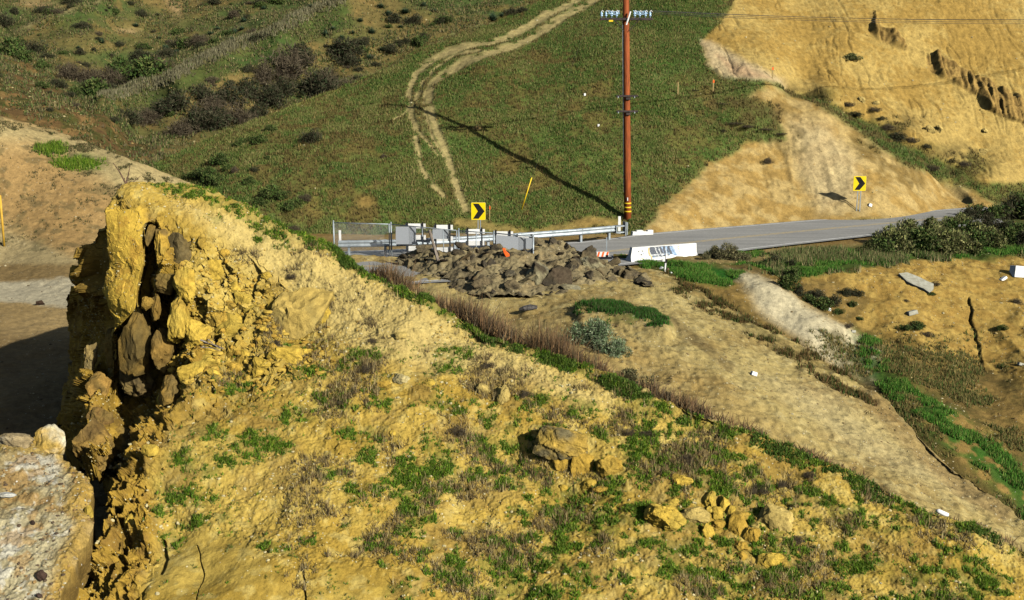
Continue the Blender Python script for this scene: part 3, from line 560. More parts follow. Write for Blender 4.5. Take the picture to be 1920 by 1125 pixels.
def asphalt():
    m, t, b = new_mat('worn asphalt'); L = t.links; tc = nd(t, 'ShaderNodeTexCoord')
    n = nd(t, 'ShaderNodeTexNoise'); n.inputs['Scale'].default_value = .6; n.inputs['Detail'].default_value = 9; n.inputs['Roughness'].default_value = .75
    mp = nd(t, 'ShaderNodeMapping'); mp.inputs['Rotation'].default_value = (0, 0, math.radians(-30)); mp.inputs['Scale'].default_value = (.25, 2.2, 1)
    L.new(tc.outputs['Object'], mp.inputs[0]); L.new(mp.outputs[0], n.inputs['Vector'])
    cr = nd(t, 'ShaderNodeValToRGB'); cr.color_ramp.elements[0].position = .3; cr.color_ramp.elements[1].position = .72
    cr.color_ramp.elements[0].color = (.15, .146, .135, 1); cr.color_ramp.elements[1].color = (.27, .26, .235, 1); L.new(n.outputs['Fac'], cr.inputs[0])
    g = nd(t, 'ShaderNodeTexNoise'); g.inputs['Scale'].default_value = 9; g.inputs['Detail'].default_value = 3; L.new(tc.outputs['Object'], g.inputs['Vector'])
    r = nd(t, 'ShaderNodeMapRange'); r.inputs['To Min'].default_value = .7; r.inputs['To Max'].default_value = 1.3; L.new(g.outputs['Fac'], r.inputs['Value'])
    vm = nd(t, 'ShaderNodeVectorMath', operation='SCALE'); L.new(cr.outputs[0], vm.inputs[0]); L.new(r.outputs[0], vm.inputs['Scale'])
    L.new(vm.outputs[0], b.inputs['Base Color']); b.inputs['Roughness'].default_value = .9; b.inputs['Specular IOR Level'].default_value = .2
    bp = nd(t, 'ShaderNodeBump'); bp.inputs['Strength'].default_value = .3; bp.inputs['Distance'].default_value = .01; L.new(g.outputs['Fac'], bp.inputs['Height']); L.new(bp.outputs[0], b.inputs['Normal'])
    return m
M['asphalt'] = asphalt()
def ribbon_pts(pa, pb, n=90):                  # two edge polylines resampled to the same number of points
    def rs(p):
        p = np.array([(q.x, q.y) for q in p]); d = np.concatenate([[0], np.cumsum(np.hypot(*np.diff(p, axis=0).T))])
        t = np.linspace(0, d[-1], n); return np.stack([np.interp(t, d, p[:, 0]), np.interp(t, d, p[:, 1])], -1)
    return rs(pa), rs(pb)
far_edge = [flat(u, v) for u, v in [(560,478),(760,470),(900,463),(1000,460),(1090,456),(1150,449),(1210,441),(1300,433),(1400,425),(1500,416.5),(1600,408.5),(1700,400.5),(1780,394),(1850,388.5)]]
near_edge = [flat(u, v) for u, v in [(540,540),(760,530),(900,522),(1000,515),(1090,506),(1150,497),(1200,492),(1250,487),(1300,481),(1350,474),(1405,466.5),(1500,455.5),(1640,440),(1760,427),(1880,416)]]
ea, eb = ribbon_pts(far_edge, near_edge)
def strip_mesh(name, a, b, z, mat):
    n = len(a); V = np.zeros((2 * n, 3)); V[:n, :2] = a; V[n:, :2] = b; V[:, 2] = z; i = np.arange(n - 1)
    q = np.stack([i, i + n, i + n + 1, i + 1], -1); return tag(link(name, raw_mesh(name, V, [q], mat)), kind='structure')
road_c = (ea + eb) / 2; dirn = (ea - eb); wd = np.linalg.norm(dirn, axis=1, keepdims=True); dirn /= wd
strip_mesh('road', ea + dirn * .35, eb - dirn * .45, .03, M['asphalt'])
M['white line'] = mat_noise('worn white line', (.26, .25, .23), (.52, .51, .48), scale=5, rough=.8, bump=0, lo=.3, hi=.5)
M['yellow line'] = mat_noise('worn yellow line', (.24, .22, .17), (.46, .33, .12), scale=5, rough=.8, bump=0, lo=.3, hi=.6)
strip_mesh('edge_line_far', ea + dirn * .06, ea - dirn * .06, .034, M['white line'])
strip_mesh('edge_line_near', eb + dirn * .06, eb - dirn * .06, .034, M['white line'])
for k, o_ in enumerate((.13, -.13)): strip_mesh('centre_line', road_c + dirn * (o_ + .05), road_c + dirn * (o_ - .05), .034, M['yellow line'])
# ================================================================ small builders
class MB:
    def __init__(s): s.v = []; s.f = []
    def add(s, V, F):
        k = len(s.v); s.v += [tuple(p) for p in V]; s.f += [[i + k for i in f] for f in F]; return s
    def box(s, c, size, rot=None, taper=1.0):
        x, y, z = [a / 2 for a in size]; V = []
        for dz, t in ((-z, 1), (z, taper)):
            for dx, dy in ((-x, -y), (x, -y), (x, y), (-x, y)): V.append(Vector((dx * t, dy * t, dz)))
        if rot is not None: V = [rot @ p for p in V]
        V = [p + Vector(c) for p in V]
        return s.add(V, [[3,2,1,0],[4,5,6,7],[0,1,5,4],[1,2,6,5],[2,3,7,6],[3,0,4,7]])
    def tube(s, pts, r, n=8, cap=True):
        pts = [Vector(p) for p in pts]; rs = r if hasattr(r, '__len__') else [r] * len(pts); V = []; F = []
        for k, p in enumerate(pts):
            d = (pts[min(k + 1, len(pts) - 1)] - pts[max(k - 1, 0)]).normalized()
            a = d.orthogonal().normalized() if k == 0 else (a - d * a.dot(d)).normalized()
            b = d.cross(a)
            for j in range(n): th = 2 * math.pi * j / n; V.append(p + (a * math.cos(th) + b * math.sin(th)) * rs[k])
        for k in range(len(pts) - 1):
            for j in range(n): F.append([k * n + j, k * n + (j + 1) % n, (k + 1) * n + (j + 1) % n, (k + 1) * n + j])
        if cap: F += [list(range(n))[::-1], [(len(pts) - 1) * n + j for j in range(n)]]
        return s.add(V, F)
    def prism(s, pts, y0, y1):                 # outline in x,z pushed through y
        n = len(pts); V = [(x, y0, z) for x, z in pts] + [(x, y1, z) for x, z in pts]
        return s.add(V, [list(range(n)), [n + k for k in range(n)][::-1]] + [[(k + 1) % n, k, n + k, n + (k + 1) % n] for k in range(n)])
    def build(s, name, mat, parent=None, loc=None, smooth=False, bevel=0):
        me = bpy.data.meshes.new(name); me.from_pydata(s.v, [], s.f); me.materials.append(mat); me.update()
        if smooth: me.polygons.foreach_set('use_smooth', [True] * len(me.polygons))
        o = link(name, me, parent, loc)
        if bevel:
            b = o.modifiers.new('edge', 'BEVEL'); b.width = bevel; b.segments = 2; b.limit_method = 'ANGLE'
        return o
def blades(P, h, nb, spread, width, cols, lean=.5, curved=False, up=None, jit=.3):
    """nb blades about each point; cols (k,3) palette or per-point colours"""
    n = len(P); B = np.repeat(P, nb, 0); H = np.repeat(h, nb) * rng.uniform(.55, 1.1, n * nb); N = n * nb
    th = rng.random(N) * 2 * np.pi; rad = np.sqrt(rng.random(N)) * spread
    B = B + np.stack([np.cos(th) * rad, np.sin(th) * rad, np.full(N, -.01)], -1)
    ph = rng.random(N) * 2 * np.pi; ln = lean * rng.random(N)
    D = np.stack([np.cos(ph) * ln, np.sin(ph) * ln, np.ones(N)], -1); D /= np.linalg.norm(D, axis=1, keepdims=True)
    wv = np.stack([-np.sin(ph + .6), np.cos(ph + .6), np.zeros(N)], -1); wv[:, 0] += .5 * np.sign(wv[:, 0]); W = wv * width * rng.uniform(.6, 1.3, N)[:, None]
    if len(cols) == n: Cc = np.repeat(cols, nb, 0)
    else: Cc = np.asarray(cols)[rng.integers(0, len(cols), N)]
    Cc = Cc * rng.uniform(1 - jit, 1 + jit, N)[:, None]
    if not curved:
        V = np.stack([B - W, B + W, B + D * H[:, None]], 1); i = np.arange(N * 3).reshape(N, 3); CC = np.repeat(Cc, 3, 0)
        return V.reshape(-1, 3), [i], CC
    mid = B + D * H[:, None] * .55; D2 = D + np.stack([np.cos(ph), np.sin(ph), -.5 * np.ones(N)], -1) * .45
    tip = mid + D2 * H[:, None] * .5
    V = np.stack([B - W, B + W, mid + W * .7, mid - W * .7, tip], 1); k = np.arange(N)[:, None] * 5
    return V.reshape(-1, 3), [k + np.array([0, 1, 2, 3]), k + np.array([3, 2, 4])], np.repeat(Cc, 5, 0)
def merge(parts):
    V = []; F3 = []; F4 = []; CC = []; k = 0
    for v, fs, c in parts:
        V.append(v); CC.append(c)
        for f in fs: (F3 if f.shape[1] == 3 else F4).append(f + k)
        k += len(v)
    F = ([np.concatenate(F4)] if F4 else []) + ([np.concatenate(F3)] if F3 else [])
    return np.concatenate(V), F, np.clip(np.concatenate(CC), .003, .8)
def stuff(name, parts, mat, label, cat, kind='stuff'):
    V, F, c = merge(parts); return tag(link(name, raw_mesh(name, V, F, mat, c, False)), label, cat, None, kind)

def ico(sub):
    import bmesh
    bm = bmesh.new(); bmesh.ops.create_icosphere(bm, subdivisions=sub, radius=1); bm.verts.ensure_lookup_table()
    V = np.array([v.co[:] for v in bm.verts]); F = np.array([[v.index for v in f.verts] for f in bm.faces]); bm.free(); return V, F
ICO = {k: ico(k) for k in (2, 3, 4, 5)}
def rock_mesh(name, seed, mat, sub=4, planes=9, cut=.72, rough=.05, size=(1, 1, 1), col=None, col2=None, boxy=0.0, world_scale=1.0):
    """a broken block: a sphere bent out of true, shaved by random planes, cracked and roughened"""
    r = np.random.default_rng(seed); V, F = ICO[sub]; V = V.copy(); off = seed * 1.37 % 50
    if boxy: m = np.abs(V).max(1, keepdims=True); V = V * (1 - boxy) + V / m * boxy * .8
    V = V * (1 + .55 * fbm(V, .9, 2, off))[:, None] + np.stack([vnoise(V, .8, off + k) for k in (3, 9, 14)], -1) * .28
    for k in range(planes + 5):
        n = r.normal(size=3); n[1] -= .4 * (k % 2); n /= np.linalg.norm(n); d = r.uniform(cut - .10, cut + .20)
        e = V @ n - d; V = V - np.clip(e, 0, None)[:, None] * n * .98
    a1, a2 = worley(V * np.array([1, 1, .8]), 1.9, off); crack = sstep(.16, .0, a2 - a1) * (r.random() < .75)
    V = V * (1 + .10 * facets(V, 1.6, off, .9) + .03 * facets(V, 4.5, off, .9))[:, None]
    V = V * np.array(size); nr = V / (np.linalg.norm(V, axis=1, keepdims=True) + 1e-9); q = V * world_scale; ms = min(size)
    V = V + nr * ((rough * (fbm(q, 1.2 / ms, 3, off) * 2 + fbm(q, 5 / ms, 3, off + 5)) - .05 * crack) * ms + .012 * fbm(q, 14, 2, 3))[:, None]
    c = np.asarray(col if col is not None else A(214,172,66)); c2 = np.asarray(col2 if col2 is not None else c * .78)
    cc = mix(c, c2, sstep(-.15, .3, fbm(q, 2.6, 4, off + 9))); cc = mix(cc, cc * 1.15, sstep(.0, .2, fbm(q, 7, 3, off))); cc = mix(cc, cc * .6, crack * .5); pat = sstep(.08, .24, fbm(q, 1.7, 4, off + 31, .65)); cc = mix(cc, cc * np.array([.72, .78, .95]), pat * .6)
    V = V + nr * (.010 * fbm(q, 34, 1, 3))[:, None]
    return raw_mesh(name, V, [F], mat, cc, False)
# ================================================================ grass and ground litter
gm = green_hill_mask(hill.U, hill.V, hill.P)
GR = [A(120,154,34), A(144,166,46), A(98,136,28), A(156,168,70), A(80,116,26)]
vis = (hill.U > 150) & (hill.V < 1180)
fine = fbm(hill.P, 5.5, 3, 71, .7)
p, u, v = scatter(hill, 15000, np.clip(gm - .22, 0, 1) ** 1.1 * vis * sstep(-.10, .16, fine))
p1, u, v = scatter(hill, 15000, np.clip(gm - .03, 0, .45) * vis * sstep(-.05, .2, fine))
st = scatter(hill, 2600, sstep(-.05, .2, fbm(hill.P, 2.6, 3, 61)) * (line(hill.U, hill.V, strip, 7, 12) * sstep(480, 700, hill.U) + .25 * line(hill.U, hill.V, strip2, 9, 12)) * vis)[0]
hp = lambda n, h: h * (.5 + rng.random(n) ** 1.5)
stuff('grass', [blades(p, hp(len(p), .085), 7, .045, .0075, GR, 1.1, True), blades(p1, hp(len(p1), .055), 5, .03, .007, GR[:3] + [A(136,142,66), A(120,124,66), A(150,140,80)], 1.3, True), blades(st, hp(len(st), .085), 7, .06, .009, [A(92,122,38), A(116,134,54), A(80,106,36)], 1.0, True)],
      M['blade'], 'short green grass tufts growing over the sandy foreground hill', 'grass')
DN = [A(150,122,76), A(118,96,62), A(170,144,92), A(96,80,56), A(190,166,112)]
dry = sstep(.02, .22, fbm(hill.P, 1.3, 4, 91)) * sstep(500, 620, hill.U) * vis * (1 - poly(hill.U, hill.V, bare_toe, 12))
dry = dry * (.25 + .75 * sstep(640, 760, hill.V)) + .9 * ells(hill.U, hill.V, [(520,620,14,30),(505,650,14,22),(545,515,12,12),(690,690,22,16),(910,680,22,14),(430,715,22,10),(1290,860,40,22),(1420,910,40,24),(1480,900,30,15),(860,800,24,26),(690,600,14,16),(455,480,30,10),(610,560,10,16)])
d1 = scatter(hill, 5000, dry * vis)[0]; d2 = scatter(hill, 1500, dry * vis)[0]
stuff('dead_weeds', [blades(d1, np.full(len(d1), .10), 6, .07, .006, DN, 2.2), blades(d2, np.full(len(d2), .20), 7, .05, .0055, DN, .9)], M['twig'], 'dry purplish brown weed stalks scattered over the sandy hill', 'dead weeds')
# belt of brown weeds standing behind the crest
def belt(n, u0, u1, lo, hi, seed):
    r = np.random.default_rng(seed); u = r.uniform(u0, u1, n); o = r.random(n)
    vt = interp(u, crest); Yc = 1 / hill.f(u, vt)
    P = unproj(u, vt, Yc); P[:, 1] += .15 + o * hi; P[:, 2] -= .02 + .50 * (o * hi) ** 1.15; return P, u
bP, bu = belt(15000, 690, 1930, 0, 2.6, 4); kb_ = fbm(bP, 1.1, 3, 33) + .5 * vnoise(bP, 5, 3) > .0 - .16 * (bu < 1100); bP = bP[kb_]; bu = bu[kb_]
keepb = (bu < 1330) | (np.random.default_rng(5).random(len(bu)) < .4); bP = bP[keepb]; bu = bu[keepb]
hb = interp(bu, [(690,.40),(760,.66),(1000,.62),(1180,.46),(1330,.26),(1600,.24),(1900,.24)])
BR = [A(140,104,68), A(116,88,64), A(162,124,82), A(100,84,64), A(116,100,70), A(150,118,80)]
hb = hb * (.30 + .80 * rng.random(len(hb)) ** 1.5) * (1 + 1.5 * fbm(bP, 1.1, 3, 12))
stuff('brown_weeds', [blades(bP, hb, 7, .18, .007, BR, 1.8), blades(bP[::6], hb[::6] * 1.25, 4, .10, .006, BR, .8)], M['twig'], 'belt of reddish brown dead weeds standing behind the crest', 'dead weeds')
# grass on the far hillsides
def far_tufts(sh, n, dens, h, wd, cols, nb=3, lean=.6, spread=.12, pal2=None, jit=.3):
    p, u, v = scatter(sh, n, dens); cols = np.asarray(cols)
    if pal2 is not None: k = fbm(p, .35, 3, 21) + .4 * vnoise(p, 1.6, 7); cols = mix(cols[rng.integers(0, len(cols), n)], np.asarray(pal2)[rng.integers(0, len(pal2), n)], sstep(-.12, .22, k))
    return blades(p, h * rng.uniform(.5, 1.4, n), nb, spread, wd, cols, lean, jit=jit)
gU, gV, gP = green.U, green.V, green.P
gn = fbm(gP, .25, 4, 2); gn2 = fbm(gP, 1.3, 4, 6)
def base_col(sh):
    me = sh.obj.data; a = np.zeros(len(me.vertices) * 4, np.float32); me.color_attributes['base'].data.foreach_get('color', a); return a.reshape(sh.U.shape + (4,))[..., :3]
gc = base_col(green); isg = sstep(1.02, 1.25, gc[..., 1] / (gc[..., 0] + 1e-4)) * (gV > -40) * (gV < 450)
GF = [A(112,132,56), A(94,118,46), A(136,144,70), A(104,124,58), A(154,148,86), A(84,108,44)]
OL = [A(126,108,60), A(150,128,72), A(100,96,46), A(112,88,52)]
mixd = np.clip(1 - isg, 0, 1) * (gc[..., 0] < .14) * (gV > -40) * (gV < 450)
stuff('hillside_grass', [far_tufts(green, 84000, isg * (.35 + .65 * sstep(-.16, .12, fbm(gP, .55, 4, 83, .6))), .15, .020, GF, 3, .8, .16, [A(138,142,70), A(152,148,82), A(120,128,60), A(168,150,92)], .18), far_tufts(green, 22000, mixd + isg * .35, .20, .02, OL)], M['blade'], 'green and straw coloured grass covering the hill behind the road', 'grass')
bc = base_col(back); bv = (back.V > -30) & (back.V < 330) & (back.U < 1000) & (back.U > -20)
BG = [A(100,112,54), A(118,122,68), A(82,98,46), A(140,128,80), A(158,138,90), A(112,98,70)]
rl = line(back.U, back.V, R1, 5, 5) * 4 * bv
stuff('slope_scrub', [far_tufts(back, 26000, bv * (.15 + sstep(-.1, .2, fbm(back.P, .5, 3, 8))), .24, .035, BG, 4, .9, .3), far_tufts(back, 2500, rl, .35, .03, [A(158,146,110), A(130,122,86)], 4, .6, .2)], M['blade'], 'low scrub and grass covering the brushy slopes at the back', 'scrub')
gyU, gyV = gully.U, gully.V; gyc = base_col(gully); gyg = sstep(1.02, 1.4, gyc[..., 1] / (gyc[..., 0] + 1e-4)) * (gyV < 980)
wid = poly(gyU, gyV, [(1150,478),(1420,480),(1640,458),(2060,450),(2060,482),(1800,484),(1600,512),(1450,520),(1380,505)], 5)
stuff('verge_grass', [far_tufts(gully, 15000, gyg * sstep(-.15, .12, fbm(gully.P, 1.0, 4, 8, .65)), .17, .014, [A(84,144,42), A(110,156,54), A(70,120,38), A(136,150,70)], 6, .9, .12),
      far_tufts(gully, 3800, wid * (gyU > 1400) * sstep(-.1, .15, fbm(gully.P, .7, 3, 15)), .30, .016, [A(150,138,88), A(112,128,66), A(176,156,106), A(92,116,52)], 6, .6, .15),
      far_tufts(gully, 3600, (1 - gyg) * sstep(-.1, .2, fbm(gully.P, .6, 4, 12)) * poly(gyU, gyV, [(1560,640),(1920,680),(1920,960),(1800,880)], 70), .16, .014, [A(150,128,74), A(116,112,58), A(164,140,82), A(90,112,48)], 5, .9, .1),
      far_tufts(spur, 3600, sstep(-.2, .1, fbm(spur.P, 2.2, 3, 6)) * poly(spur.U + 26 * fbm(spur.P, 1.2, 3, 4), spur.V + 16 * fbm(spur.P, 1.6, 3, 9), spur_green[0], 9), .15, .013, [A(48,104,28), A(64,118,36), A(84,112,44), A(96,90,60)], 6, .8, .08),
      far_tufts(spur, 1000, sstep(-.1, .15, fbm(spur.P, 1.2, 3, 5)) * line(spur.U + 24 * vnoise(spur.P, 1, 2), spur.V, [(1270,520),(1340,560),(1400,600),(1460,640),(1540,690),(1620,750)], 12, 18), .2, .013, [A(110,92,50), A(76,92,36), A(128,96,56)], 6, .9, .1)], M['blade'], 'bright green grass along the road verge and the gully floor', 'grass')
yc = (yard.V < 480) * (yard.U < 700) * sstep(.02, .25, fbm(yard.P, 1.5, 4, 9)); yr = poly(yard.U, yard.V, [(-20,222),(200,275),(420,362),(620,440),(600,460),(380,400),(250,370),(160,330),(60,290)], 8)
stuff('hillside_weeds', [far_tufts(yard, 3800, yc * (.25 + yr), .13, .014, [A(110,98,60), A(134,116,76), A(82,92,46)], 5, 1.2, .1), far_tufts(yard, 900, ells(yard.U, yard.V, [(95,282,16,7),(145,308,26,6)]), .25, .016, GR, 6, .8, .1)], M['blade'], 'sparse dry weeds over the bare tan hillside', 'weeds')
# pebbles and clods
def pebbles(name, jobs, label):
    V0, F0 = ICO[2]; parts = []; keep = V0.copy()
    for sh, n, dens, s0, s1, cols in jobs:
        p = scatter(sh, n, dens)[0]; sz = s0 * (s1 / s0) ** (rng.random(n) ** 2.2)
        Vn = V0[None] * (rng.uniform(.6, 1.2, (n, 1, 3))) * sz[:, None, None] * rng.uniform(.75, 1.15, (n, len(V0), 1))
        Vn[..., 2] *= .7; Vn = Vn + p[:, None] ; i = (np.arange(n)[:, None, None] * len(V0) + F0[None]).reshape(-1, 3)
        cc = np.asarray(cols)[rng.integers(0, len(cols), n)] * rng.uniform(.8, 1.15, n)[:, None]
        parts.append((Vn.reshape(-1, 3), [i], np.repeat(cc, len(V0), 0)))
    return stuff(name, parts, M['twig'], label, 'pebbles')
onh = vis * (1 - .8 * poly(hill.U, hill.V, bare_toe, 12)); rocky = poly(hill.U, hill.V, [(330,520),(450,500),(540,560),(620,690),(560,740),(400,740),(330,700)], 20)
pebbles('pebbles', [(hill, 13000, onh * (.3 + sstep(0, .3, fbm(hill.P, .9, 3, 5))), .008, .042, [A(212,176,92), A(190,150,70), A(228,206,150)]), (hill, 900, rocky * vis, .03, .11, [A(216,176,76), A(200,156,62)]), (hill, 90, vis * 1.0, .010, .02, [A(236,226,196)]),
    (spur, 6500, (spur.V < 1000) * 1.0, .012, .045, [A(220,196,140), A(170,140,90), A(130,104,70), A(214,194,150)]), (gully, 1800, (gyV < 960) * (1 - gyg), .02, .06, [A(206,176,120), A(150,118,70), A(216,196,150)]),
    (near, 2200, near.keep * (.2 + sstep(0, .2, fbm(near.P, 1.5, 3, 5))), .006, .04, [A(212,196,160), A(176,138,86), A(106,86,66), A(196,170,126)]), (yard, 1200, (yard.V > 300) * 1.0, .02, .07, [A(150,126,86), A(200,180,140), A(110,90,62)]),
    (green, 900, (gV < 430) * sstep(1.0, .9, gc[..., 1] / gc[..., 0]), .02, .08, [A(214,186,124), A(220,200,156), A(190,150,80)]), (back, 700, bv * 1.0, .04, .11, [A(206,184,130), A(186,150,90)])], 'small stones and clods littering the slopes')
# ================================================================ ROCKS
M['rock'] = mat_ground('sandstone', bump=.8, scale=2.6, dist=.03, var=.36)
M['chunk'] = mat_ground('broken asphalt', bump=.7, scale=3.5, dist=.02, var=.4)
YEL, YEL2, TAN, BRN, GRY = A(230,188,78), A(212,168,70), A(214,182,104), A(140,112,60), A(126,112,78)
ROCKN = [0]
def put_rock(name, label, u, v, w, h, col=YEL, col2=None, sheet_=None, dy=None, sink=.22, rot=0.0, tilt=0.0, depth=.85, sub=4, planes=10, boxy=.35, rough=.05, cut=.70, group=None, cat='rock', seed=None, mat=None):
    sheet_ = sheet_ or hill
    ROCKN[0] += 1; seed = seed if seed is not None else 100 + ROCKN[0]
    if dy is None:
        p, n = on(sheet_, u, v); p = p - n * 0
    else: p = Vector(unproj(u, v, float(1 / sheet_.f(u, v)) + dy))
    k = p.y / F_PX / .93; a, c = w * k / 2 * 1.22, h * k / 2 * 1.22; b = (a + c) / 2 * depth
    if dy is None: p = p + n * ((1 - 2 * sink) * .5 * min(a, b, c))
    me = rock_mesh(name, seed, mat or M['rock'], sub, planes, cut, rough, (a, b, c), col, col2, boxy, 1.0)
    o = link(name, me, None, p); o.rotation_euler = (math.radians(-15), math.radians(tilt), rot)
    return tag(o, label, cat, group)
# the collapsed face: slabs and columns standing out of the dark hollow
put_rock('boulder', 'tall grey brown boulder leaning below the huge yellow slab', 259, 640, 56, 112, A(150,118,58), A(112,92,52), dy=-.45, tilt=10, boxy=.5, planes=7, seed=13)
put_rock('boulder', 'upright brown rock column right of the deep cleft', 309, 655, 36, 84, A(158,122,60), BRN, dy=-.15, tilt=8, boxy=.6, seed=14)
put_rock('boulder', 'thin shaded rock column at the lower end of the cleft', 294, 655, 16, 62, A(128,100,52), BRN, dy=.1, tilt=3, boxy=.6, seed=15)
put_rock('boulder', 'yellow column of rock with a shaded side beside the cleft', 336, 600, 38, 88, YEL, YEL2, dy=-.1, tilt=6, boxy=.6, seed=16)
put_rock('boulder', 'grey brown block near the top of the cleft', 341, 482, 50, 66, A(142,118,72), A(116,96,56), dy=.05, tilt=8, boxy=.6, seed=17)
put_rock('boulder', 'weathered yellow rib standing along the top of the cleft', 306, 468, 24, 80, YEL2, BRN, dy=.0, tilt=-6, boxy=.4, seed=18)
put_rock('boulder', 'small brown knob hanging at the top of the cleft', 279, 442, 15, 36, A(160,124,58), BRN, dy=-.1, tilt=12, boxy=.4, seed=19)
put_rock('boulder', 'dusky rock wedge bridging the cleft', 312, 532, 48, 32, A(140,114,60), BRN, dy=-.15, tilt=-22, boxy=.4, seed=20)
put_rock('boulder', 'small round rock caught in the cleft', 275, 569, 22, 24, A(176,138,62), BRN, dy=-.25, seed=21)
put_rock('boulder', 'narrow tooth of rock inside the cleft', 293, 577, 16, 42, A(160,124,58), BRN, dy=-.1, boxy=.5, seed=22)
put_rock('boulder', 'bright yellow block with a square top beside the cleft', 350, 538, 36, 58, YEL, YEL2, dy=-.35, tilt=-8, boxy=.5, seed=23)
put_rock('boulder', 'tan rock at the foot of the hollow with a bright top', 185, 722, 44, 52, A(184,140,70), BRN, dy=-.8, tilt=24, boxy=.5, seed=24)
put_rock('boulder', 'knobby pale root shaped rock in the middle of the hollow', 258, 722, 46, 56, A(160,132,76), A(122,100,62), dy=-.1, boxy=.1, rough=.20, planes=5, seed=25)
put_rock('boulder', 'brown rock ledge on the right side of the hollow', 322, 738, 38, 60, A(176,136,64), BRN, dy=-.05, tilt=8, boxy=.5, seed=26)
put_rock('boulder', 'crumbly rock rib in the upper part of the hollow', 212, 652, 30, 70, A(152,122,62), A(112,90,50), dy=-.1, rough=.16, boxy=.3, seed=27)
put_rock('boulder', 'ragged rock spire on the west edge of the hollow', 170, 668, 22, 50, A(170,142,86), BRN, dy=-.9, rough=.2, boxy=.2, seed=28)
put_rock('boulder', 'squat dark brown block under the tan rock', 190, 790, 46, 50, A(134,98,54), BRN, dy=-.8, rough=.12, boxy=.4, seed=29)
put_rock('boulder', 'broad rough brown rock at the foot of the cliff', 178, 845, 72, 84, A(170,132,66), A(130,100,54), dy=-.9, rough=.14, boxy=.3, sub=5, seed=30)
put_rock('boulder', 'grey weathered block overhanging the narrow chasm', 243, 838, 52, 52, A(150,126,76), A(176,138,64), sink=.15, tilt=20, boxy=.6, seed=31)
for (u, v, w, h, lab, col) in [
  (400,500,32,46,'pointed yellow block standing alone above the broken rocks', YEL), (368,626,48,50,'blocky yellow boulder at the right edge of the broken rocks by the cleft', YEL),
  (433,612,58,40,'rounded yellow boulder behind the dead sticks', YEL), (413,598,30,32,'small dark sided rock left of the rounded boulder', YEL2),
  (456,562,28,26,'small angular yellow rock above the rounded boulder', YEL), (471,584,32,28,'round pale rock above the sticks', YEL),
  (556,600,86,118,'large smooth yellow slab lying on the slope east of the rock fall', A(216,180,96)), (601,582,34,44,'yellow shoulder of rock beside the large smooth slab', YEL),
  (541,681,54,40,'flat faced yellow rock below the large smooth slab', YEL), (494,700,38,32,'tilted yellow block below the rock fall', YEL),
  (386,668,42,30,'yellow rock with a dark hollow at its left side', YEL), (362,700,42,46,'lumpy yellow rock at the bottom edge of the rock fall', YEL),
  (440,690,34,26,'broken yellow rock among rubble at the foot of the fall', YEL2), (322,748,46,34,'eroded yellow rock above the green tufts near the hollow', YEL),
  (290,862,24,26,'small bright yellow rock above the narrow chasm', YEL), (246,978,26,26,'small yellow rock on the bank above the chasm', YEL),
  (755,720,26,20,'pale cream stone sitting alone in the middle of the hill', A(232,206,140)), (807,724,24,18,'squarish yellow stone near the pale cream stone', YEL),
  (721,733,20,12,'flat orange stone left of the pale cream stone', YEL2), (736,819,15,12,'little bright yellow stone above the long grass streak', YEL),
  (1055,863,30,30,'small squared rock under the broad flat slab', YEL2), (1092,868,42,52,'rounded rock in the middle of the slab group', YEL2),
  (1143,880,44,42,'sloping yellow rock at the east end of the slab group', YEL2), (1107,902,24,20,'bright little rock below the slab group', YEL), (1057,901,15,13,'tiny yellow stone left below the slab group', YEL),
  (1131,915,26,12,'low flat rock half buried below the slab group', YEL2), (1275,910,38,22,'flat yellow rock above the round cluster', YEL), (1262,950,20,16,'small yellow rock left above the cluster', YEL),
  (1300,970,56,30,'half buried flat topped rock with grass below it', TAN), (1329,944,26,32,'upper left rock of the tight cluster of yellow rocks', YEL), (1330,958,20,14,'small lower rock under the upper left one of the cluster', YEL),
  (1356,948,24,32,'upper right rock of the tight cluster', YEL), (1345,962,20,26,'middle rock of the tight cluster', YEL), (1369,960,16,22,'right hand small rock of the tight cluster', YEL), (1347,980,24,16,'bottom flat rock of the tight cluster', YEL2),
  (1387,984,38,46,'tall rounded boulder right of the tight cluster', YEL2), (1413,1000,28,34,'short boulder leaning on the tall rounded one', YEL2), (1389,964,30,14,'thin slab of rock above the tall rounded boulder', YEL2),
  (1460,972,66,62,'broad low boulder farthest east among the cluster', TAN), (1328,997,28,22,'bright pentagonal rock below the half buried one', YEL),
  (1390,1022,30,20,'dull rock between weeds under the tall rounded boulder', YEL2), (1390,1045,18,16,'small egg shaped rock below the dull one', YEL2), (1443,1052,44,30,'smooth oval boulder near the bottom of the hill', YEL),
  (905,732,24,26,'tan block standing in a small wash on the hill', TAN), (945,745,26,40,'leaning tan slab by the small crack in the middle of the hill', TAN), (750,640,22,16,'flat tan stone below the crest', TAN), (1225,690,20,10,'small tan stone just under the crest', TAN)]:
    put_rock('boulder' if w > 25 else 'stone', lab, u, v, w * 1.12, h * 1.12, col, sink=.52, tilt=rng.uniform(-14, 14), sub=4 if w > 25 else 3, seed=int(u * 7 + v))
put_rock('boulder', 'broad flat yellow slab with an undercut shaded edge', 1045, 834, 92, 52, A(206,166,76), GRY, sink=.12, tilt=14, boxy=.7, planes=7, cut=.8, seed=51, sub=5)
put_rock('boulder', 'big solitary yellow boulder with six sided outline and shaded left foot', 1243, 988, 66, 46, YEL, YEL2, sink=.10, planes=8, boxy=.3, seed=57, sub=5)
put_rock('boulder', 'pale topped boulder on the rim of the spoil bank', 76, 843, 58, 56, A(212,170,84), A(232,214,176), sheet_=near, sink=.0, boxy=.4, seed=61)
put_rock('boulder', 'low pale boulder at the far left of the spoil bank rim', 28, 838, 52, 34, A(190,160,110), A(224,206,170), sheet_=near, sink=.15, boxy=.3, seed=62)
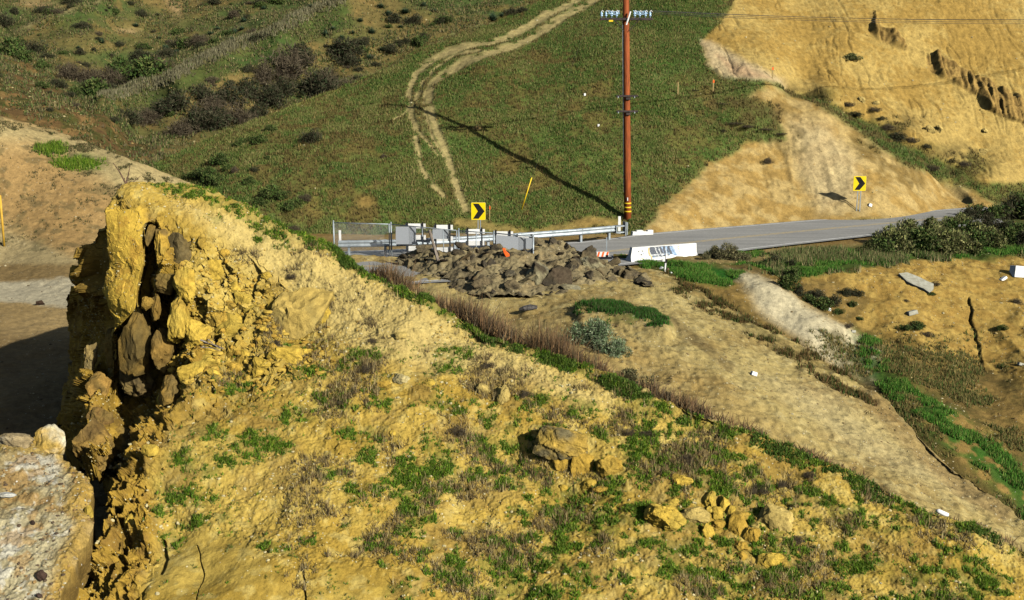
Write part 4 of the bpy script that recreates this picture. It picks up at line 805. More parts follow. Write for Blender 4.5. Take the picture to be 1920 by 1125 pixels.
put_rock('stone', 'dark grey brown lump near the bottom of the spoil bank', 80, 1083, 22, 19, A(92,70,58), sheet_=near, sink=.1, sub=3, seed=63)
put_rock('stone', 'flat white stone casting a dark shadow on the spoil bank', 14, 934, 38, 10, A(226,214,190), sheet_=near, sink=.0, sub=3, seed=64)
put_rock('stone', 'yellow stone on the spoil bank above the chasm', 151, 968, 16, 20, YEL, sheet_=near, sink=.1, sub=3, seed=65)
put_rock('stone', 'small dark stone in the middle of the spoil bank', 61, 982, 10, 8, A(80,62,52), sheet_=near, sink=.1, sub=2, seed=66)
put_rock('stone', 'small dark stone at the bottom edge of the spoil bank', 74, 1118, 14, 10, A(92,72,62), sheet_=near, sink=.1, sub=2, seed=67)
put_rock('stone', 'dark rock lying on the yard floor beside the pale track', 75, 572, 18, 9, A(84,62,44), sheet_=yard, sink=.0, sub=3, seed=68)
# loose angular rubble of the rock fall, each its own stone
RF = [(380,470),(420,520),(440,545),(395,560),(372,575),(398,585),(430,580),(490,560),(505,575),(480,610),(500,630),(470,640),(450,650),(400,640),(395,655),(420,665),(460,665),(480,680),(515,660),(415,700),(400,715),(385,720),(455,712),(470,725),(500,740),(520,700),(575,670),(590,690),(345,725),(330,715),(420,480),(450,500),(500,520),(380,610),(510,600),(530,640)]
for k, (u, v) in enumerate(RF[::2]):
    put_rock('rubble_stone', 'angular yellow stone lying loose in the rock fall beside the cliff', u, v, rng.uniform(12, 26), rng.uniform(10, 22), YEL if k % 3 else YEL2, sink=.2, tilt=rng.uniform(-30, 30), sub=3, group='loose stones of the rock fall', seed=500 + k)
# rock at the toe of the bluff
for k, (u, v, w, h) in enumerate([(1672,130,1,1)]): pass
for k, (u, v, w, h, lab) in enumerate([(1840,284,16,14,'pale rounded rock at the foot of the tan bluff'), (1745,243,14,14,'tan rock below the bluff behind the brush'), (1762,240,10,12,'small tan rock beside the one below the bluff'), (1615,190,12,12,'small rock under the bluff near the green bush'), (1640,196,12,10,'orange tinted rock behind the dark bushes of the bluff'), (1845,247,10,7,'lone pale stone low on the tan bluff')]):
    put_rock('stone', lab, u, v, w, h, A(224,190,112), sheet_=green, sink=.1, sub=3, seed=700 + k)

# ================================================================ RUBBLE PILE
mt = [(735,486),(760,470),(790,462),(815,466),(845,470),(880,466),(905,466),(930,462),(955,452),(985,450),(1010,446),(1040,448),(1060,452),(1080,462),(1105,474),(1130,484),(1165,496),(1190,506),(1215,520),(1226,530)]
mb = [(735,493),(770,512),(830,534),(880,545),(930,553),(1000,552),(1080,546),(1150,534),(1190,532),(1226,532)]
def uv_mound(s, t):
    u = 735 + s * 491; a = interp(u, mt); b = interp(u, mb) + 3; return u, a + t * np.maximum(b - a, 1)
mc = [(u, v, flat(u, v, -.1).y - .2) for u, v in mb] + [(u, v, flat(u, interp(u, mb), -.1).y + (interp(u, mb) - v) * .052) for u, v in mt]
M['mound'] = mat_ground('excavated earth', bump=.7, scale=2.0, dist=.04, var=.4, specks=.05, dark=.06)
def d_mound(P, U, V, N, keep):
    w1, w2 = worley(P, 2.2, 3); return P + N * (.26 * fbm(P, 1.4, 4, 6, .6) + .10 * np.clip(w2 - w1, 0, .6) + .06 * fbm(P, 6, 3, 8, .7) - .05)[..., None]
def c_mound(P, U, V, N, keep):
    n = fbm(P, .9, 4, 2); c = mix(A(162,142,102), A(124,108,80), sstep(-.2, .25, n)); return mix(c, A(176,150,104), sstep(.05, .3, fbm(P, 2.2, 3, 9)) * .6)
mound = sheet('rubble_mound', uv_mound, 330, 110, mc, d_mound, c_mound, M['mound'], skirts=(('top', 7, (0, .28, -.20), 1.3),))
tag(mound.obj, 'heap of brown excavated earth under the broken asphalt', 'earth heap', None, 'stuff')
DK, DK2, PG = A(128,110,80), A(88,76,58), A(164,150,114)
CH = [rock_mesh('asphalt_chunk', 900 + k, M['chunk'], 3, 2, .80, .05, (.36 * a, .28, .07 * c), [DK2, A(148,130,94), DK, A(134,118,88)][k % 4], [A(60,48,38), A(112,92,64), DK2, DK][k % 4], .95) for k, (a, c) in enumerate([(1, 1), (1.2, .8), (.8, 1.2), (1, 1.5), (.7, .8), (1.3, 1.1), (.9, 2.0), (1.1, 1.4)])]
r2 = np.random.default_rng(12)
pc, uc, vc = scatter(mound, 140, (mound.V > 0) * 1.0)
for k in range(140):
    o = link('asphalt_chunk', CH[k % 8], None, Vector(pc[k]) + Vector((0, 0, .02)))
    sc_ = r2.uniform(.25, 1.0) ** 1.5 * 1.05; o.scale = (sc_, sc_, sc_)
    o.rotation_euler = (r2.uniform(-.9, .9), r2.uniform(-.8, .8), r2.uniform(0, 6.3))
    tag(o, 'jagged piece of dark brown asphalt lying in the rubble heap', 'asphalt chunk', 'broken asphalt pieces in the rubble heap')
for (u, v, w, h, tl, col, lab) in [(1012,520,46,40,38,PG,'pale grey asphalt slab leaning at the front of the rubble heap'), (1046,524,40,48,42,A(96,80,62),'thick dark asphalt slab with a black shaded end near the pale slab'), (1070,540,34,14,8,PG,'flat grey piece at the foot of the heap'),
   (1112,497,48,24,26,PG,'broad pale asphalt slab high on the east side of the heap'), (1100,480,24,34,55,DK,'steep dark slab edge above the broad pale slab'), (1162,512,24,22,30,DK2,'dark chunk on the east slope of the heap'), (1185,518,36,20,14,DK,'low dark chunk near the east foot of the heap'), (1208,527,24,14,10,DK2,'easternmost asphalt chunk of the heap'),
   (1006,455,24,14,35,DK,'tilted slab on the summit of the heap'), (962,462,26,26,-30,A(126,106,70),'earthy lump behind the orange scrap'), (930,470,22,12,-20,DK,'dark chunk left of the orange scrap'), (860,478,22,12,4,DK2,'rounded black chunk on the west part of the heap'), (872,464,36,10,24,DK,'long narrow slab pointing east on the west part of the heap'),
   (795,466,26,12,-6,DK,'dark chunk at the west end of the heap behind the leaning post'), (960,540,26,18,14,DK2,'black sided chunk at the front foot of the heap'), (905,535,30,26,30,DK,'brown slab at the southwest foot of the heap'), (1150,492,26,12,-30,A(122,104,74),'slab pointing up beside the striped panel'), (1032,500,30,10,-32,DK,'thin slab lying over the pale leaning slab')]:
    put_rock('asphalt_slab', lab, u, v, w, h, col, DK2 if col is not DK2 else DK, sheet_=mound, sink=.35, tilt=tl, boxy=.8, planes=6, cut=.78, sub=4, depth=.6, cat='asphalt slab', mat=M['chunk'])

# ================================================================ SHRUBS
def shrub_mesh(name, seed, kind, n=1300):
    r = np.random.default_rng(seed); 
    pal, tw, ls, tall = {'green': ([A(80,104,42), A(98,116,52), A(60,82,34), A(116,122,64)], .2, .085, .85),
        'dark': ([A(74,76,48), A(60,68,38), A(94,88,64), A(50,60,32)], .45, .07, .85), 'brush': ([A(104,92,70), A(84,74,58), A(126,112,84)], .85, .06, .8),
        'olive': ([A(160,156,88), A(126,132,70), A(178,170,108), A(94,104,52)], .25, .075, .85), 'pale': ([A(172,156,108), A(140,136,88), A(110,106,66)], .5, .07, .9),
        'blue': ([A(92,116,84), A(70,96,64), A(112,130,96)], 0, .1, .7), 'sage': ([A(160,176,128), A(124,148,98), A(186,192,150), A(100,124,76)], .25, .045, .9)}[kind]
    V = []; CC = []
    if kind == 'blue':                        # radiating stiff blades
        D = r.normal(size=(420, 3)); D[:, 2] = np.abs(D[:, 2]) * .9; D /= np.linalg.norm(D, axis=1, keepdims=True)
        for d in D:
            L = r.uniform(.6, 1.0); s = np.cross(d, [0, 0, 1]); s /= np.linalg.norm(s) + 1e-6; o = r.normal(size=3) * .12; o[2] = abs(o[2])
            V += [o - s * .03, o + s * .03, o + d * L]; CC += [pal[r.integers(0, 3)] * r.uniform(.7, 1.3)] * 3
    else:
        nl = 13; L = np.stack([(lambda a, q, z: np.array([math.cos(a) * q, math.sin(a) * q, z]))(r.uniform(0, 6.3), r.uniform(0, .75), r.uniform(.15, .75)) for _ in range(nl)])
        L[:, 2] *= (1.15 - .5 * np.linalg.norm(L[:, :2], axis=1)) * tall; R = r.uniform(.24, .42, nl); tone = r.uniform(.75, 1.3, nl)
        k = r.integers(0, nl, n); d = r.normal(size=(n, 3)); d /= np.linalg.norm(d, axis=1, keepdims=True)
        c = L[k] + d * (R[k] * r.uniform(.45, 1.1, n) ** .6)[:, None]; c[:, 2] = np.abs(c[:, 2])
        ist = r.random(n) < tw
        a = r.normal(size=(n, 3)); a[:, 2] += .6; a = a * .5 + d * .7; a /= np.linalg.norm(a, axis=1, keepdims=True)
        b = np.cross(a, r.normal(size=(n, 3))); b /= np.linalg.norm(b, axis=1, keepdims=True) + 1e-6
        la = np.where(ist, ls * 3.2, ls * (1.9 if kind == 'sage' else 1.0)) * r.uniform(.6, 1.3, n); lb = np.where(ist, .012, ls * (.35 if kind == 'sage' else .6))
        T = np.stack([c - a * la[:, None] * .5 - b * lb[:, None], c - a * la[:, None] * .5 + b * lb[:, None], c + a * la[:, None]], 1)
        V = T.reshape(-1, 3); cc = np.array(pal)[r.integers(0, len(pal), n)] * (tone[k] * r.uniform(.75, 1.25, n))[:, None]
        cc[ist] = cc[ist] * .6 + A(110,90,70) * .4
        CC = np.repeat(cc, 3, 0)
        st = []                               # woody stems
        for j in range(nl * 2):
            e = L[j % nl] + r.normal(size=3) * .15; s0 = r.normal(size=3) * .06; s0[2] = -.05; q = np.cross(e - s0, [.3, .5, .2]); q = q / np.linalg.norm(q) * .014
            st += [s0 - q, s0 + q, e]
        V = np.concatenate([V, st]); CC = np.concatenate([CC, np.tile(A(96,76,58), (len(st), 1))])
    V = np.array(V); i = np.arange(len(V)).reshape(-1, 3)
    return raw_mesh(name, V, [i], M['leaf'], np.clip(np.array(CC), .003, .7), False)
SH = {k: [shrub_mesh('shrub', 40 + 10 * j + i, k, {'sage': 3200, 'olive': 2200, 'pale': 2000}.get(k, 1500)) for i in range(3)] for j, k in enumerate(('green', 'dark', 'brush', 'olive', 'pale', 'blue', 'sage'))}
ORD = ['first','second','third','fourth','fifth','sixth','seventh','eighth','ninth','tenth','eleventh','twelfth','thirteenth','fourteenth','fifteenth','sixteenth','seventeenth','eighteenth','nineteenth','twentieth']
def ordinal(k):
    return ORD[k] if k < 20 else ['twenty-', 'thirty-', 'forty-'][(k + 1) // 10 - 2] + ORD[(k + 1) % 10 - 1] if (k + 1) % 10 else ['thirtieth', 'fortieth', 'fiftieth'][(k + 1) // 10 - 3]
def shrubs(sh, kind, desc, place, L, group, name='shrub', cat='bush', hs=1.0, base=False):
    L = sorted(L, key=lambda e: e[0])
    for k, (u, v, r) in enumerate(L):
        r = r * (1.22 if sh is back and kind != 'blue' else 1.0); p, n = on(sh, u, min(v + (0 if base else r * .5), 1100))
        if base and v < interp(u, gully_top): p = flat(u, v, -.05)
        s = r * p.y / F_PX * 1.08; kk = kind if isinstance(kind, str) else kind[k % len(kind)]
        o = link(name, SH[kk][k % 3], None, p - Vector((0, 0, .06 * s))); o.scale = (s, s, s * hs * rng.uniform(.9, 1.15)); o.rotation_euler = (0, 0, rng.uniform(0, 6.3))
        lab = f'{desc}, {ordinal(k)} from the left {place}' if len(L) > 1 else f'{desc} {place}'
        tag(o, lab, cat, group if len(L) > 1 else None)
shrubs(back, ('dark','brush','dark'), 'dark twiggy bush', 'in the long ravine', [(545,112,44),(572,98,30),(590,148,46),(615,140,36),(650,75,36),(655,98,20),(430,172,34),(470,165,28),(400,190,32),(322,180,32),(298,195,26),(275,208,28),(370,228,32),(345,240,26),(405,222,34),(445,215,28),(480,205,24),(510,180,30),(240,214,26),(500,135,28),(525,160,28),(385,160,24)], 'dark bushes along the long ravine')
shrubs(back, ('brush','dark','green'), 'grey brown bush', 'in the upper ravine', [(200,130,34),(228,118,26),(150,128,28),(128,122,22),(280,132,34),(255,140,26),(300,118,28),(180,155,28),(130,172,12),(140,165,14),(175,150,24),(210,160,16),(312,98,18),(265,98,20),(370,70,22),(350,80,18)], 'grey brown bushes in the upper ravine')
shrubs(back, ('dark','green'), 'dark bush', 'at the far left edge of the slopes', [(60,88,24),(25,88,28),(8,48,22),(78,115,14),(45,105,18),(30,30,10)], 'dark bushes at the far left')
rs_ = np.random.default_rng(77); SM = []
for (uu0, vv0, uu1, vv1, wd_, n_) in ((60,40,520,-5,46,34),(110,120,480,55,30,30),(300,210,640,60,26,22),(640,110,860,25,28,20),(0,120,260,250,30,16)):
    for _ in range(n_): t_ = rs_.random(); SM.append((uu0 + (uu1 - uu0) * t_ + rs_.normal() * 14, max(vv0 + (vv1 - vv0) * t_ + rs_.normal() * wd_ * .5, 2), 5 + 15 * rs_.random() ** 1.6))
for k, (u, v, r) in enumerate(SM):
    p, n = on(back, u, v); s = r * p.y / F_PX * 1.1; kk = ('dark', 'dark', 'green', 'dark', 'brush')[k % 5]
    o = link('scrub_bush', SH[kk][k % 3], None, p - Vector((0, 0, .05 * s))); o.scale = (s, s, s * .8); o.rotation_euler = (0, 0, rs_.uniform(0, 6.3))
    tag(o, 'small low scrub bush dotted over the brushy slopes', 'bush', 'small scrub bushes dotted over the brushy slopes')
shrubs(back, 'blue', 'grey green spiky yucca', 'on the upper slopes', [(186,82,12),(147,91,7),(310,85,13),(333,95,12),(436,52,13),(450,45,10),(408,48,10),(395,56,10),(425,60,9),(455,32,11),(297,68,9),(435,82,10),(610,48,12),(586,22,10),(622,42,10),(642,54,10),(700,46,12),(695,85,13),(718,74,12),(730,15,13),(762,13,14),(750,40,8),(665,45,9),(678,25,10),(715,0,12),(795,2,12),(815,12,10),(255,44,11),(495,6,10)], 'spiky yuccas on the upper slopes', 'yucca', 'yucca', .8)
shrubs(back, 'dark', 'rounded dark shrub', 'above the spiky yuccas near the ridge', [(640,70,18),(685,62,16),(775,28,16),(740,28,14)], 'rounded dark shrubs near the ridge')
shrubs(green, 'green', 'leafy green bush', 'at the foot of the grassy hill', [(455,265,15),(440,270,10),(372,318,22),(395,325,26),(415,292,22),(350,322,16),(428,310,14),(502,296,9),(475,262,12),(490,264,16),(508,240,14),(470,340,14),(510,360,26),(488,378,16),(530,372,20),(550,388,18),(405,340,20)], 'green bushes at the foot of the grassy hill')
shrubs(green, ('brush','dark'), 'dead grey shrub', 'on the grassy hill', [(585,262,26),(478,318,12),(440,318,12),(575,378,14),(720,300,8),(1356,246,7)], 'dead grey shrubs on the grassy hill')
shrubs(green, 'green', 'small olive bush', 'where the two ridges meet above the wheel tracks', [(786,74,22)], 'x')
shrubs(green, 'blue', 'spiky yucca', 'on the crest above the wheel tracks', [(918,20,15),(934,18,8)], 'yuccas on the crest above the wheel tracks', 'yucca', 'yucca')
shrubs(green, 'dark', 'low dark bush', 'along the crest above the wheel tracks', [(958,18,14),(980,16,12)], 'dark bushes on the crest')
shrubs(green, 'olive', 'grey olive bush hanging alone', 'on the tan bluff', [(1600,96,22)], 'x', hs=.6)
shrubs(green, 'brush', 'dark round bush', 'on the bare sandy slope above the road', [(1438,302,13)], 'x')
shrubs(green, ('brush','dark'), 'purplish brown brush', 'along the foot of the tan bluff', [(1595,184,16),(1612,198,18),(1640,202,14),(1668,222,20),(1690,235,24),(1715,245,18),(1655,215,12),(1760,300,16),(1790,290,14),(1812,300,14),(1740,262,14)], 'brown brush along the foot of the bluff', hs=.6)
shrubs(green, 'brush', 'flat dark scrub', 'on the shoulder of the grassy hill', [(1352,190,14),(1375,222,20),(1400,228,22),(1430,235,20),(1462,246,16),(1300,166,12)], 'flat dark scrub on the hill shoulder', hs=.22)
THK = [(1625,474,22),(1650,474,32),(1684,472,38),(1722,472,40),(1760,470,40),(1800,470,38),(1838,468,36),(1868,466,26),(1665,455,32),(1705,450,36),(1745,448,38),(1788,446,36),(1826,448,34),(1862,452,28),(1775,428,22),(1802,422,24)]
shrubs(gully, ('olive','green','olive','olive'), 'yellowish green bush', 'of the thicket beside the road', THK, 'bushes of the roadside thicket', hs=1.05, base=True)
shrubs(gully, ('dark','green'), 'dark leafy bush', 'beyond the bend of the road', [(1812,414,30),(1832,408,24),(1864,412,30),(1898,408,38),(1930,408,46),(1880,436,30),(1912,444,30),(1850,426,24),(1935,372,30),(1895,455,30),(1925,462,30)], 'dark bushes beyond the bend', hs=1.1, base=True)
shrubs(gully, 'pale', 'dry straw coloured shrub', 'beside the white barrier', [(1340,472,20),(1366,470,28),(1392,478,18),(1322,480,10)], 'dry shrubs beside the barrier')
shrubs(gully, ('green','dark'), 'bush', 'at the head of the gully', [(1455,484,20),(1484,490,12),(1490,514,20),(1472,540,24),(1495,552,18),(1516,562,18),(1540,570,22),(1560,556,22),(1530,548,20),(1588,545,14),(1606,540,18),(1572,580,14),(1600,565,12),(1425,494,10)], 'bushes at the head of the gully')
shrubs(gully, ('brush','green'), 'small scrubby bush', 'in the hollow of the gully', [(1585,612,14),(1612,590,10),(1700,606,18),(1722,602,20),(1740,615,16),(1700,560,8),(1755,530,12),(1745,548,10),(1690,520,6),(1880,610,16),(1905,560,14)], 'small bushes in the gully hollow', hs=.6)
p, n = on(spur, 1118, 655); 
for k, (u, v, r) in enumerate([(1084,630,30),(1118,632,42),(1150,648,30)]):
    q, n = on(spur, u, v + 16); s = r * q.y / F_PX * 1.25; o = link('sagebrush', SH['sage'][k], None, q); o.scale = (s, s, s * 1.1)
    tag(o, ['left part of the pale grey green sagebrush clump below the lip', 'tall middle bush of the pale grey green sagebrush clump', 'right hand straggly bush of the sagebrush clump'][k], 'sagebrush', 'sagebrush clump behind the crest')
rb = np.random.default_rng(31)
for k in range(34):                            # dead brush standing among the brown weeds behind the crest
    u = rb.uniform(705, 1330) if k < 28 else rb.uniform(1330, 1880); vt = float(interp(u, crest)); o_ = rb.uniform(.3, 1.9)
    q = Vector(unproj(u, vt, float(1 / hill.f(u, vt)))) + Vector((0, .15 + o_, -.05 - .50 * o_ ** 1.15)); s = rb.uniform(.22, .48) * (1 if u < 1200 else .6)
    o = link('dead_brush', SH[('brush', 'brush', 'dark', 'pale')[k % 4]][k % 3], None, q); o.scale = (s * 1.2, s, s * rb.uniform(1.0, 1.6)); o.rotation_euler = (0, 0, rb.uniform(0, 6.3))
    tag(o, 'tangled dead brush standing among the brown weeds behind the crest', 'dead brush', 'dead brush behind the crest')
shrubs(hill, 'brush', 'wiry leafless bush', 'on the sandy hill', [(547,432,16),(690,700,20),(520,640,14),(546,516,12),(610,560,10),(862,800,22),(428,712,16),(640,760,10),(912,682,18),(1290,856,20),(1216,800,18),(1424,905,24),(1470,890,18),(1520,880,14),(985,735,16),(700,640,14),(1500,1000,18),(1180,800,16)], 'wiry leafless bushes on the sandy hill', hs=.7)
# ================================================================ MADE THINGS
M['pole'] = mat_noise('weathered pole wood', A(118,52,20), A(204,104,44), scale=5, rough=.8, bump=.5, stretch=(3, 3, .35), lo=.3, hi=.7)
M['arm'] = mat_noise('dark crossarm wood', (.012, .010, .010), (.05, .035, .03), scale=6, rough=.8, bump=.2)
M['galv'] = mat_noise('galvanised steel', (.17, .195, .21), (.30, .33, .345), scale=3, rough=.5, metal=.35, bump=.05)
M['white paint'] = mat_noise('chalky white paint', (.36, .35, .32), (.56, .55, .52), scale=4, rough=.6, bump=.1, lo=.25, hi=.5)
M['black'] = mat_noise('black plastic', (.003, .003, .003), (.010, .009, .009), scale=8, rough=.95, bump=.05)
M['glass'] = mat_noise('insulator porcelain', (.10, .20, .34), (.42, .55, .66), scale=20, rough=.15, bump=0)
M['yellow'] = mat_noise('sign yellow', (.55, .40, .0), (.62, .46, .004), scale=3, rough=.45, bump=0)
M['yellow tape'] = mat_noise('reflective yellow', (.50, .32, .008), (.60, .42, .015), scale=3, rough=.5, bump=0)
M['orange'] = mat_noise('safety orange', (.55, .07, .008), (.65, .11, .012), scale=6, rough=.55, bump=0)
M['old wood'] = mat_noise('grey split wood', A(96,72,54), A(196,178,160), scale=7, rough=.85, bump=.4, stretch=(4, 4, .5))
M['stake'] = mat_noise('lath wood', A(176,144,84), A(200,172,114), scale=8, rough=.8, bump=.1)
M['concrete'] = mat_noise('pale concrete', A(168,158,134), A(206,198,176), scale=5, rough=.9, bump=.3)
M['wire'] = mat_noise('dark cable', (.012, .012, .012), (.03, .028, .025), scale=3, rough=.6, bump=0)
def ground_z(sh, u, v): return on(sh, u, v)[0]
Rz = lambda a: Matrix.Rotation(a, 3, 'Z')
# ---- utility pole
B = flat(1177, 429, -.05); lean = Vector((-.34 / 11.9, 0, 1))
pole = empty('utility_pole', B, 0, 'tall reddish brown wooden utility pole with three crossarms behind the guardrail', 'utility pole')
at = lambda z, dx=0, dy=0: Vector((lean.x * z + dx, dy, z))
MB().tube([at(-.3), at(3), at(7), at(16.4)], [.20, .19, .178, .15], 20).build('pole', M['pole'], pole, smooth=True)
for z in (.92, 1.14, 1.36):
    MB().tube([at(z), at(z + .075)], [.2, .199], 20).build('reflective_band', M['yellow tape'], pole, smooth=True)
MB().tube([at(1.55, -.02, -.20), at(1.72, -.02, -.20)], .03, 6).build('tag_plate', M['white paint'], pole)
MB().tube([at(2, -.20, -.04), at(6, -.195, -.04), at(11.0, -.185, -.04)], .022, 6).build('ground_wire_cover', M['galv'], pole)
za = 11.05
for dy in (-.24, .24):
    MB().box(at(za, 0, dy), (2.72, .10, .12)).build('crossarm', M['arm'], pole, bevel=.01)
for sx in (-1, 1):
    MB().tube([at(za - .05, sx * .62, -.30), at(za - .62, sx * .12, -.22)], .02, 6).build('arm_brace', M['arm'], pole)
MB().tube([at(za + .38, .20, -.34), at(za - .30, -.03, -.34)], .045, 8).build('cutout_tube', M['white paint'], pole)
MB().box(at(za - .1, -.82, -.33), (.22, .02, .09)).build('warning_plate', M['yellow tape'], pole)
xs = [-1.30, -1.07, -.78, -.52, .42, .68, .98, 1.22]
for k, x in enumerate(xs):
    prof = [(0, .028), (.07, .028), (.09, .072), (.13, .078), (.15, .045), (.18, .07), (.23, .075), (.26, .04), (.33, .02)]
    MB().tube([at(za + .06 + q, x, -.24) for q, _ in prof], [r_ for _, r_ in prof], 10).build('insulator', M['glass'], pole, smooth=True)
    mb_ = MB().tube([at(za + .36, x, -.26), at(za + .44, x + .05, -.24), at(za + .36, x + .12, -.2)], .018, 6); mb_.build('wire_clip', M['white paint'], pole)
for (a, b) in ((-.95, -.35), (.36, 1.1)):
    for q in range(3): MB().tube([at(za + .27 + q * .07, a, -.30 + q * .1), at(za + .22 + q * .07, (a + b) / 2, -.30 + q * .1), at(za + .27 + q * .07, b, -.30 + q * .1)], .022, 6).build('jumper_wire', M['glass'], pole)
for z, wdt in ((7.10, 1.14), (6.30, 1.14)):
    MB().box(at(z, 0, -.22), (wdt, .09, .10)).build('lower_crossarm', M['arm'], pole, bevel=.01)
    MB().box(at(z - .14, .05, -.22), (.24, .12, .12)).build('cable_clamp', M['arm'], pole, bevel=.02)
    for x in (-.48, .38): MB().tube([at(z - .02, x, -.28), at(z - .10, x, -.28)], .03, 8).build('bolt_eye', M['galv'], pole)
# power lines toward the right and on behind
def sag(a, b, s, n=24): return [a.lerp(b, t) - Vector((0, 0, 4 * s * t * (1 - t))) for t in [k / n for k in range(n + 1)]]
for k, (x, z, vv) in enumerate([(1.22, .40, 27), (.98, .44, 30), (.68, .36, 34), (.42, .30, 38)]):
    a = B + at(za + z, x, -.24); b = Vector(unproj(2350, vv - 6, 84))
    o = MB().tube(sag(a, b, .5), .011, 5).build('power_line', M['wire'])
    tag(o, ['uppermost of the thin power lines crossing in front of the bluff', 'second highest thin power line crossing in front of the bluff', 'third power line down crossing in front of the bluff', 'lowest thin power line crossing in front of the bluff'][k], 'power line', 'power lines running east from the pole')
# guy guard and guy wire
g0 = ground_z(green, 977, 395); g1 = Vector(unproj(997, 333, g0.y - .05))
o = MB().tube([g0, g1], .032, 8).build('guy_wire_guard', M['yellow tape'], smooth=True); tag(o, 'slanting yellow plastic guy wire guard on the grassy hill', 'wire guard')
o = MB().tube([g1, B + at(15.8, -.1, 0)], .006, 4).build('guy_wire', M['wire']); tag(o, 'thin guy wire rising from the yellow guard to the pole', 'guy wire')
# ---- chevron signs
def chevron(u, v, u_base_v, w, h, posts, label, back_extra):
    k = None; g = ground_z(green, u, u_base_v) if u > 1400 else flat(u, u_base_v); px = F_PX / (g.y * cp + CAM_H * sp_)
    W, H = w / px, h / px; ztop = None
    c = Vector(unproj(u, v, g.y)); s = empty('chevron_sign', (c.x, g.y, g.z), 0, label, 'road sign'); zc = c.z - g.z
    r = min(W, H) * .06
    def rr(w_, h_, rad):
        pts = []
        for cx_, cz_, a0 in ((w_/2-rad, h_/2-rad, 0), (-w_/2+rad, h_/2-rad, 90), (-w_/2+rad, -h_/2+rad, 180), (w_/2-rad, -h_/2+rad, 270)):
            for j in range(5): a = math.radians(a0 + j * 22.5); pts.append((cx_ + rad * math.cos(a), zc + cz_ + rad * math.sin(a)))
        return pts
    MB().prism(rr(W, H, r), 0, .004).build('panel', M['galv'], s)
    MB().prism(rr(W * .985, H * .985, r), -.004, -.001).build('yellow_face', M['yellow'], s)
    q = lambda x, z: (x * W, zc + z * H)
    MB().prism([q(-.38, .43), q(.02, .43), q(.43, 0), q(.02, -.43), q(-.38, -.43), q(-.04, 0)], -.008, -.005).build('chevron_mark', M['black'], s)
    for x in posts:
        MB().box((x, .03, (zc + H / 2 - .05) / 2), (.045, .045, zc + H / 2 - .05)).build('post', M['galv'], s)
    return s
chevron(897, 396, 447, 27, 33, (-.02, .10), 'yellow road sign with black chevron standing behind the white barricades', 0)
ch2 = chevron(1612, 344, 397, 24, 28, (-.08, .10), 'yellow road sign with black chevron on the far side of the road bend', 0)
# ---- guardrail
gp_ = [flat(u, v, .74) for u, v in [(634,451),(745,449),(860,443.5),(985,436),(1080,429),(1152,423)]]
def resample(p, n):
    a = np.array([q[:2] for q in p]); d = np.concatenate([[0], np.cumsum(np.hypot(*np.diff(a, axis=0).T))]); t = np.linspace(0, d[-1], n)
    return np.stack([np.interp(t, d, a[:, 0]), np.interp(t, d, a[:, 1])], -1)
gpts = resample(gp_, 60); tn = np.gradient(gpts, axis=0); tn /= np.linalg.norm(tn, axis=1, keepdims=True); nn = np.stack([tn[:, 1], -tn[:, 0]], -1)
rail = empty('guardrail', (gpts[0][0], gpts[0][1], 0), 0, 'long galvanised steel guardrail running across the end of the closed road', 'guardrail')
org = Vector((gpts[0][0], gpts[0][1], 0))
prof = [(0, .74), (.03, .73), (.08, .68), (.08, .64), (.02, .595), (.02, .555), (.08, .51), (.08, .47), (.03, .42), (0, .41)]
m_ = MB(); n_ = len(prof)
V = [(x + a[0] * o_, y + a[1] * o_, z) for (x, y), a in zip(gpts, nn) for o_, z in prof]
V += [(x + a[0] * (o_ - .006), y + a[1] * (o_ - .006), z) for (x, y), a in zip(gpts, nn) for o_, z in prof]; K = len(gpts) * n_
F = [[k * n_ + j, (k + 1) * n_ + j, (k + 1) * n_ + j + 1, k * n_ + j + 1] for k in range(len(gpts) - 1) for j in range(n_ - 1)]
F += [[f[3] + K, f[2] + K, f[1] + K, f[0] + K] for f in F]
m_.add([Vector(p) - org for p in V], F); m_.build('rail', M['galv'], rail, smooth=True)
for k in range(2, 60, 7):
    p = Vector((gpts[k][0] - nn[k][0] * .12, gpts[k][1] - nn[k][1] * .12, .30)) - org; ang = math.atan2(tn[k][1], tn[k][0])
    MB().box(p, (.12, .14, .86), Rz(ang)).build('post', M['galv'], rail, bevel=.01)
    for dz in (.52, .70): MB().tube([p + Vector((nn[k][0] * .19, nn[k][1] * .19, dz - .30)), p + Vector((nn[k][0] * .215, nn[k][1] * .215, dz - .30))], .02, 6).build('bolt', M['galv'], rail)
# terminal box at its end
e = Vector((gpts[-1][0], gpts[-1][1], 0)) - org; ang = math.atan2(tn[-1][1], tn[-1][0]); ex = Vector((math.cos(ang), math.sin(ang), 0)); ey = Vector((-ex.y, ex.x, 0))
MB().box(e + ex * .32 + Vector((0, 0, .70)), (.62, .30, .06), Rz(ang)).box(e + ex * .32 + Vector((0, 0, .38)), (.62, .30, .06), Rz(ang)).box(e + ex * .05 + Vector((0, 0, .54)), (.06, .30, .38), Rz(ang)).build('terminal_channel', M['galv'], rail, bevel=.01)
MB().box(e + ex * .66 + Vector((0, 0, .56)), (.05, .42, .64), Rz(ang)).build('impact_plate', M['galv'], rail, bevel=.01)
MB().box(e + ex * .56 - ey * .2 + Vector((0, 0, .56)), (.05, .04, .70), Rz(ang)).build('terminal_post', M['galv'], rail)
def marker(u, v0, v1, w, label, col='white paint'):
    g = flat(u, v1); px = F_PX / (g.y * cp + CAM_H * sp_); h = (v1 - v0) / px / .98
    o = MB().box((0, 0, h / 2), (w / px, .03, h)).build('marker_post', M[col], None, g, bevel=.008); return tag(o, label, 'marker post')
marker(1161, 406, 438, 5, 'short white marker post at the east end of the guardrail')
marker(638, 432, 462, 4.5, 'white marker post behind the first chain link fence panel')
